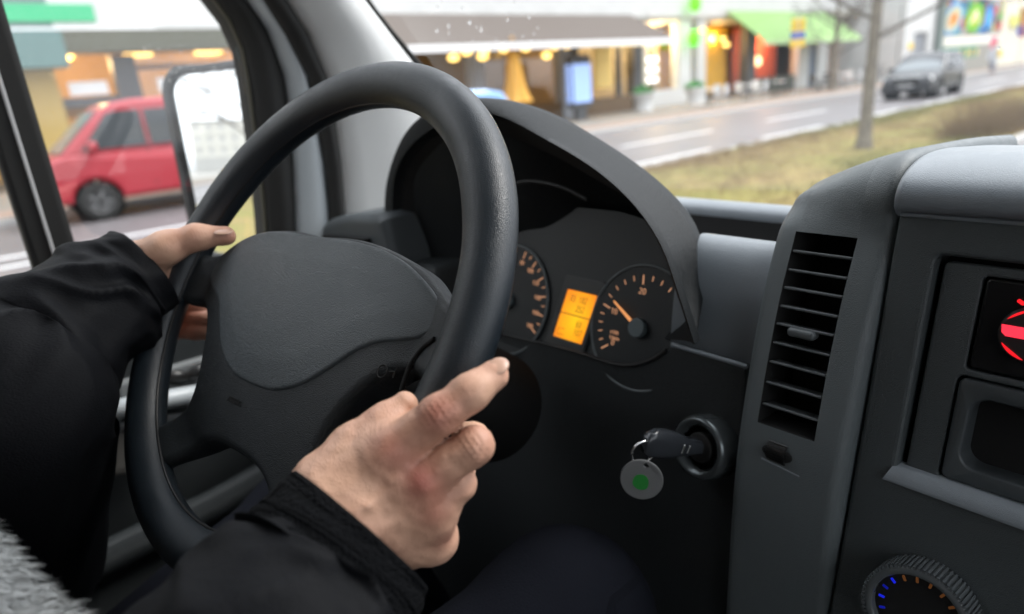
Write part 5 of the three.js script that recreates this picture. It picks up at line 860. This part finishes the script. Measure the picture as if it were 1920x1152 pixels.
// body outline with round wheel openings, running from the nose (+x) to the tail
function outline(top, bottom, axles, wr, y = 0.3) { const o = [...top]; const xs = [...axles].sort((a, b) => a - b); o.push([bottom[0], y]); for (const s of xs) { for (let i = 0; i <= 10; i++) { const a = Math.PI * (1 - i / 10); o.push([s + wr * 1.14 * Math.cos(a), Math.max(y, wr + wr * 1.14 * Math.sin(a))]); } } o.push([bottom[1], y]); return o.filter((p, i) => !i || Math.hypot(p[0] - o[i - 1][0], p[1] - o[i - 1][1]) > 1e-4); }
const reg = (g) => g;
{
  const paint = new THREE.MeshPhysicalMaterial({ color: col(0.33, 0.014, 0.026), roughness: 0.4, clearcoat: 0.25, clearcoatRoughness: 0.2, side: THREE.DoubleSide });
  const ax = [1.38, -1.54];
  vehicle({ name: 'red_van', pos: [-14.2, 0, -3.28], turn: -Math.PI / 2, cat: 'van', label: 'red passenger van passing outside the driver\'s window', len: 4.7, width: 1.84, belt: 1.1, top: 1.98, tuck: 0.14, wr: 0.33, axles: ax, paint,
    body: outline([[2.34, 0.5], [2.34, 0.75], [2.22, 0.92], [1.86, 1.12], [1.7, 1.16], [-2.3, 1.16], [-2.34, 0.6]], [-2.3, 2.28], ax, 0.33, 0.34),
    cabin: [[1.8, 1.12], [1.02, 1.84], [0.84, 1.94], [0.5, 1.985], [-2.1, 1.985], [-2.22, 1.9], [-2.3, 1.12]],
    windows: [[[1.46, 1.2], [0.96, 1.76], [0.8, 1.8], [0.45, 1.8], [0.45, 1.2]], [[0.36, 1.2], [0.36, 1.8], [-0.62, 1.8], [-0.62, 1.2]], [[-0.72, 1.2], [-0.72, 1.8], [-2.1, 1.8], [-2.14, 1.2]]],
    screens: [[[1.74, 1.18], [1.06, 1.81], 1]], screenMat: mat([0.2, 0.24, 0.23], 0.15), mirror: [1.3, 1.26],
    strips: [[-2.2, 2.2, 0.62, 0.66, 'trim_strip', paint], [-2.25, 2.25, 0.34, 0.44, 'sill', mat(0.05, 0.6)], [0.43, 0.445, 0.5, 1.8, 'door_gap', M.deep]],
    noseX: y => y > 0.78 ? 2.26 : 2.34, front: [[0.5, 0.85, 0.72, 0.9, 'headlight', mat(0.7, 0.1), -0.03, 1], [-0.9, 0.9, 0.34, 0.6, 'bumper', mat(0.06, 0.6)], [-0.5, 0.5, 0.72, 0.88, 'grille', M.black, -0.02]] });
}
{
  const paint = new THREE.MeshPhysicalMaterial({ color: col(0.012, 0.013, 0.016), roughness: 0.4, clearcoat: 0.45, clearcoatRoughness: 0.08, side: THREE.DoubleSide });
  const ax = [1.42, -1.42];
  const car = (pos, turn, label, pnt, name) => vehicle({ name, pos, turn, cat: 'car', label, len: 4.7, width: 1.86, belt: 0.98, top: 1.66, tuck: 0.2, wr: 0.34, axles: ax, paint: pnt,
    body: outline([[2.32, 0.45], [2.34, 0.66], [2.24, 0.82], [1.3, 1.0], [0.9, 1.03], [-2.0, 1.06], [-2.3, 0.95], [-2.34, 0.6]], [-2.28, 2.26], ax, 0.34, 0.27),
    cabin: [[1.15, 0.98], [0.35, 1.52], [0.1, 1.62], [-0.3, 1.665], [-1.3, 1.64], [-1.75, 1.55], [-2.15, 1.02]],
    windows: [[[0.88, 1.07], [0.3, 1.43], [-0.05, 1.49], [-0.2, 1.49], [-0.2, 1.07]], [[-0.28, 1.07], [-0.28, 1.49], [-1.0, 1.47], [-1.05, 1.07]], [[-1.13, 1.07], [-1.08, 1.46], [-1.55, 1.4], [-1.85, 1.1]]],
    screens: [[[1.1, 1.02], [0.36, 1.47], 1], [[-1.86, 1.4], [-2.16, 1.08], -1]], screenMat: mat([0.16, 0.18, 0.19], 0.06), mirror: [0.8, 1.08],
    strips: [[-2.2, 2.2, 0.27, 0.34, 'sill', mat(0.03, 0.6)]], noseX: y => y > 0.72 ? 2.22 : 2.31,
    front: [[0.46, 0.86, 0.66, 0.82, 'headlight', mat(0.8, 0.08), -0.02, 1], [-0.42, 0.42, 0.6, 0.8, 'grille', M.black, 0.02], [-0.45, 0.45, 0.8, 0.835, 'chrome_bar', M.chrome, 0.0], [-0.86, 0.86, 0.3, 0.52, 'bumper', pnt, -0.01], [-0.26, 0.26, 0.46, 0.57, 'number_plate', mat(0.3, 0.5), 0.035]] });
  car([-10.05, 0, -30.2], -Math.PI / 2 + 0.06, 'shiny black estate car coming towards us on the far carriageway', paint, 'black_car');
  const blue = new THREE.MeshPhysicalMaterial({ color: col(0.16, 0.34, 0.62), roughness: 0.3, clearcoat: 1, side: THREE.DoubleSide });
  car([-13.9, 0, -9.3], -Math.PI / 2, 'light blue car at the far kerb, only its roof showing over the hood', blue, 'blue_car');
}
// ---- trees, shrub
function tree(pos, h, r, label, seed, lean = 0) {
  const t = thing('bare_tree', pos, label, 'tree', null), rows = [], N = 16;
  for (let i = 0; i <= N; i++) { const k = i / N, y = k * h * 0.62 - 0.05, rr = r * (1 - 0.55 * k) * (1 + 0.7 * Math.exp(-k * 22)) ; rows.push(circle(0, 0, 1, 18).map(p => { const q = rr * (1 + 0.12 * noise(p[0] * 2, p[1] * 2, y * 2 + seed)); return [p[0] * q + lean * y + 0.06 * noise(y * 0.5, seed, 1), y, p[1] * q + 0.06 * noise(y * 0.5, seed, 9)]; })); }
  add('trunk', loft(rows, true), mat([1, 1, 1], 0.95, { map: T.bark }), t);
  const g = []; let s = seed * 7919 + 13; const R = () => (s = (s * 16807) % 2147483647) / 2147483647;
  const grow = (p, d, len, rad, lvl) => { const q = p.clone().addScaledVector(d, len); g.push(rod(p.toArray(), q.toArray(), rad, rad * 0.62, lvl > 1 ? 4 : 6)); if (lvl > 3 || rad < 0.003) return; const n = lvl ? 3 : 3; for (let i = 0; i < n; i++) { const e = d.clone().multiplyScalar(0.8).add(V(R() - 0.5, R() * 0.45 - 0.18, R() - 0.5).multiplyScalar(1.5)).normalize(); grow(p.clone().lerp(q, 0.55 + 0.45 * R()), e, len * (0.55 + 0.25 * R()), rad * 0.58, lvl + 1); } };
  for (let i = 0; i < 13; i++) { const y = h * (0.2 + 0.42 * (i / 12)), a = i * 2.4; grow(V(lean * y, y, 0), V(Math.cos(a), 0.35 + 0.4 * R(), Math.sin(a)).normalize(), h * 0.16, r * 0.3, 0); }
  add('crown', merge(g), mat([0.13, 0.115, 0.1], 0.95), t); return t;
}
tree([-4.85, 0.08, -12.0], 9, 0.105, 'bare street tree on the grass strip, trunk nearest the windscreen', 3);
tree([-16.9, 0.1, -37.5], 9, 0.15, 'slender bare tree on the far pavement before the grey doorway', 5);
tree([-5.2, 0.1, -46], 9, 0.16, 'bare tree on the grass strip far ahead, beyond the dry shrub', 9);
tree([-5.4, 0.1, 26], 10, 0.2, 'bare tree on the grass strip behind us', 12);
{
  const t = thing('dry_shrub', [-3.9, 0.1, -15.5], 'low brown dry shrub on the grass strip at the right', 'shrub'), g = [];
  let s = 99; const R = () => (s = (s * 16807) % 2147483647) / 2147483647;
  for (let i = 0; i < 900; i++) { const a = R() * 6.28, q = Math.sqrt(R()), x = 0.3 * q * Math.cos(a), z = 0.9 * q * Math.sin(a), b = R() * 6.28, l = 0.3 + 0.42 * R() * (1 - 0.4 * q); g.push(rod([x * 2, 0, z * 2], [x * 2.6 + 0.22 * Math.cos(b), l, z * 2.6 + 0.22 * Math.sin(b)], 0.005, 0.002, 3)); }
  add('twigs', merge(g), mat([0.17, 0.12, 0.07], 0.95), t);
}
// ---- things on the pavement
{
  const t = thing('poster_column', [-20.2, 0.11, -21.2], 'slim blue lit poster column on the far pavement by the cafe', 'advert column');
  add('case', box(-0.16, 0.16, 0.5, 2.6, -0.62, 0.62, 0.05), frameM, t); add('foot', box(-0.1, 0.1, 0, 0.52, -0.3, 0.3, 0.02), frameM, t);
  add('poster', box(0.16, 0.17, 0.72, 2.25, -0.54, 0.54), new THREE.MeshStandardMaterial({ color: col(0.3, 0.45, 0.8), emissive: col(0.35, 0.5, 1), emissiveIntensity: 0.22, roughness: 0.3 }), t);
  add('poster', box(-0.54, 0.54, 0.72, 2.25, 0.622, 0.63), new THREE.MeshStandardMaterial({ color: col(0.3, 0.45, 0.8), emissive: col(0.35, 0.5, 1), emissiveIntensity: 0.22, roughness: 0.3 }), t).scale.set(0.28, 1, 1);
}
{
  const t = thing('parasol', [-19.4, 0.11, -16.9], 'closed amber parasol standing in front of the cafe', 'parasol'), rows = [];
  for (let i = 0; i <= 20; i++) { const k = i / 20, y = lerp(1.0, 3.3, k), r = lerp(0.55, 0.06, k ** 0.75) * (1 - 0.1 * Math.sin(k * 6)); rows.push(circle(0, 0, 1, 32).map(p => { const a = Math.atan2(p[1], p[0]), q = r * (1 + 0.16 * Math.cos(a * 8)); return [p[0] * q, y, p[1] * q]; })); }
  add('folded_canopy', loft(rows, true), mat([0.62, 0.33, 0.06], 0.85), t); add('pole', rod([0, 0.05, 0], [0, 3.4, 0], 0.025), M.steel, t); add('base', box(-0.3, 0.3, 0, 0.1, -0.3, 0.3, 0.02), greyW, t);
}
function signPost(pos, label, panels) { const t = thing('street_sign', pos, label, 'sign'); add('post', rod([0, 0, 0], [0, panels[0][1] + 0.2, 0], 0.035), M.steel, t); for (const [y0, y1, w, m, nm] of panels) add(nm ?? 'sign_panel', box(-0.03, 0.0, y0, y1, -w / 2, w / 2, 0.012), m, t).rotation.y = -0.9; return t; }
const yel = mat([0.75, 0.5, 0.03], 0.5), blu = mat([0.03, 0.07, 0.4], 0.5), org = mat([0.8, 0.22, 0.05], 0.5);
signPost([-16.5, 0.11, -32.5], 'yellow and blue sign on a post before the green awning', [[2.98, 3.55, 0.62, yel], [2.66, 2.96, 0.62, blu], [2.28, 2.64, 0.62, yel], [3.12, 3.18, 0.63, frameM, 'sign_bar'], [3.3, 3.36, 0.63, frameM, 'sign_bar']]);
signPost([-13.6, 0.11, -58], 'orange and olive sign panels on a post beyond the black car', [[2.9, 3.9, 0.7, mat([0.35, 0.3, 0.06], 0.6)], [2.1, 2.85, 0.7, blu], [2.0, 3.9, 0.35, org]]);
{ const t = signPost([-16.3, 0.11, -45.9], 'small yellow oval sign on a post by the white building', [[1.6, 1.7, 0.1, M.steel, 'bracket']]); const g = new THREE.SphereGeometry(0.4, 20, 10); g.scale(0.12, 0.55, 1); g.translate(0.06, 1.98, 0); add('oval_panel', boxUV(g), yel, t); add('upper_post', rod([0, 1.7, 0], [0, 1.95, 0], 0.03), M.steel, t); }
// cafe furniture: each table and chair on its own
{
  const chair0 = thing('patio_chair', [0, 0, 0], '', 'chair', 'patio chairs'), pale = mat(0.6, 0.6), dk = mat(0.06, 0.6);
  const mk = (m, o) => { add('seat', box(-0.22, 0.22, 0.42, 0.46, -0.22, 0.22, 0.012), m, o); add('backrest', box(-0.22, 0.22, 0.52, 0.9, 0.19, 0.22, 0.012), m, o); for (const [x, z] of [[-1, -1], [1, -1], [-1, 1], [1, 1]]) add('leg', rod([x * 0.22, 0, z * 0.22], [x * 0.19, z > 0 ? 0.9 : 0.43, z * 0.2], 0.014, 0.014, 8), m, o); };
  mk(dk, chair0);
  const chair1 = thing('patio_chair', [0, 0, 0], '', 'chair', 'patio chairs'); mk(pale, chair1);
  const table0 = thing('patio_table', [0, 0, 0], '', 'table', 'patio tables'); add('table_top', box(-0.4, 0.4, 0.71, 0.75, -0.4, 0.4, 0.015), mat(0.7, 0.6), table0); add('pedestal', rod([0, 0.02, 0], [0, 0.71, 0], 0.035), dk, table0); add('foot', box(-0.25, 0.25, 0, 0.03, -0.25, 0.25, 0.01), dk, table0);
  const used = { c0: 0, c1: 0, t: 0 };
  const put = (src, key, p, turn, label, group) => { const o = used[key]++ ? src.clone() : src; if (o !== src) { o.name = numbered(src === table0 ? 'patio_table' : 'patio_chair'); scene.add(o); } o.position.set(...p); o.rotation.y = turn; tag(o, label, null, group); return o; };
  const spots = [[-18.2, -27.6, 1, 'beside the stone planter'], [-18.3, -31.2, 1, 'in front of the white columns'], [-18.6, -34.6, 0, 'under the orange shop lights'], [-18.0, -38.2, 0, 'under the green awning'], [-18.2, -41.6, 1, 'beyond the green awning']];
  spots.forEach(([x, z, w, where], i) => {
    put(table0, 't', [x, 0.11, z], 0.2 * i, `pale square patio table ${where}`, 'patio tables');
    [[0.1, 0.75, 0], [-0.1, -0.75, Math.PI], [0.75, 0, Math.PI / 2]].forEach(([dx, dz, a], k) => put(w ? chair1 : chair0, w ? 'c1' : 'c0', [x + dx, 0.11, z + dz], a + 0.2 * (k - 1), `${w ? 'pale' : 'dark'} patio chair on the ${['near', 'far', 'kerb'][k]} side of the table ${where}`, `patio chairs at the table ${where}`));
  });
}
for (const [p, label] of [[[-20.6, 0.11, -25.9], 'white stone planter with green leaves by the cafe door'], [[-20.4, 0.11, -29.8], 'white stone planter with green leaves below the lit window']]) {
  const t = thing('planter', p, label, 'planter'), g = [];
  add('pot', boxUV(loft([[0, 0.5], [0.1, 0.42], [0.5, 0.38], [0.75, 0.6], [0.82, 0.62], [0.8, 0.55], [0.7, 0.5]].map(([y, r]) => circle(0, 0, r, 28).map(q => [q[0], y, q[1]])), true)), white, t);
  for (let i = 0; i < 240; i++) { const a = rng() * 6.28, r = 0.5 * Math.sqrt(rng()), y = 0.72 + 0.5 * rng() * (1 - r), q = new THREE.PlaneGeometry(0.07, 0.14); q.rotateX(rng() * 2 - 1).rotateY(a).translate(r * Math.cos(a), y, r * Math.sin(a)); g.push(q); }
  add('leaves', merge(g), mat([0.05, 0.3, 0.05], 0.7), t);
}
// parked bicycles by the doorway, pedestrian at the far right
{
  const b0 = thing('bicycle', [-18.4, 0.11, -45.2], 'dark bicycle parked before the grey doorway, nearer one', 'bicycle');
  for (const x of [-0.52, 0.52]) { add('wheel', boxUV(new THREE.TorusGeometry(0.33, 0.02, 8, 32).translate(x, 0.35, 0)), M.rubber, b0); }
  add('frame', merge([rod([-0.52, 0.35, 0], [-0.15, 0.82, 0], 0.016), rod([-0.15, 0.82, 0], [0.4, 0.82, 0], 0.018), rod([-0.02, 0.36, 0], [0.4, 0.8, 0], 0.018), rod([-0.02, 0.36, 0], [-0.18, 0.9, 0], 0.018), rod([-0.52, 0.35, 0], [-0.02, 0.36, 0], 0.014), rod([0.52, 0.35, 0], [0.38, 0.98, 0], 0.018)]), mat([0.1, 0.1, 0.11], 0.4), b0);
  add('saddle', box(-0.32, -0.06, 0.9, 0.95, -0.07, 0.07, 0.02), M.black, b0); add('handlebar', rod([0.36, 1.0, -0.28], [0.36, 1.0, 0.28], 0.014), M.black, b0);
  b0.rotation.y = 1.2;
  const b1 = b0.clone(); b1.name = numbered('bicycle'); scene.add(b1); b1.position.set(-18.6, 0.11, -47.6); b1.rotation.y = 1.5; tag(b1, 'dark bicycle parked before the grey doorway, farther one');
}
{
  const t = thing('person', [-13.0, 0.11, -50], 'pedestrian in a pale grey coat with a yellow bag near the mural', 'person');
  const bones = [[[0, 0.95, 0, 0.15], [0, 1.4, 0, 0.16]], [[0, 1.45, 0, 0.06], [0, 1.55, 0, 0.055]], [[0, 1.62, 0.01, 0.09], [0, 1.68, 0, 0.095]], [[0.09, 0.92, 0, 0.09], [0.1, 0.5, 0.12, 0.06]], [[0.1, 0.5, 0.12, 0.06], [0.1, 0.08, 0.05, 0.045]], [[-0.09, 0.92, 0, 0.09], [-0.1, 0.5, -0.05, 0.06]], [[-0.1, 0.5, -0.05, 0.06], [-0.1, 0.1, -0.22, 0.045]], [[0.19, 1.38, 0, 0.06], [0.24, 1.1, -0.06, 0.05]], [[0.24, 1.1, -0.06, 0.05], [0.22, 0.86, 0.06, 0.04]], [[-0.19, 1.38, 0, 0.06], [-0.24, 1.1, 0.06, 0.05]], [[-0.24, 1.1, 0.06, 0.05], [-0.22, 0.86, 0.16, 0.04]], [[0.1, 0.05, 0.0, 0.045], [0.1, 0.04, 0.16, 0.04]], [[-0.1, 0.06, -0.26, 0.045], [-0.1, 0.04, -0.1, 0.04]]];
  const f = (x, y, z) => { let d = 9; for (const [p, q] of bones) d = smin(d, cone(x, y, z, p, q), 0.04); return d; };
  const g = nets(f, [-0.4, -0.02, -0.4], [0.4, 1.85, 0.4], 0.025); add('body', g, mat([0.4, 0.27, 0.2], 0.7), t);
  add('coat', nets((x, y, z) => Math.max(f(x, y, z) - 0.025, 0.62 - y, y - 1.5), [-0.45, 0.55, -0.45], [0.45, 1.6, 0.45], 0.025), mat([0.5, 0.52, 0.55], 0.9), t);
  add('trousers', nets((x, y, z) => Math.max(f(x, y, z) - 0.015, y - 0.9, 0.12 - y), [-0.4, 0.05, -0.45], [0.4, 1, 0.45], 0.025), mat([0.25, 0.27, 0.32], 0.9), t);
  const bag = tag(add('shoulder_bag', boxUV(new RoundedBoxGeometry(0.16, 0.4, 0.34, 4, 0.05)), mat([0.8, 0.55, 0.03], 0.6)), 'yellow shoulder bag at the side of the pedestrian in grey', 'bag'); bag.position.set(-12.72, 1.25, -50.05);
}
renderer.render(scene, camera);
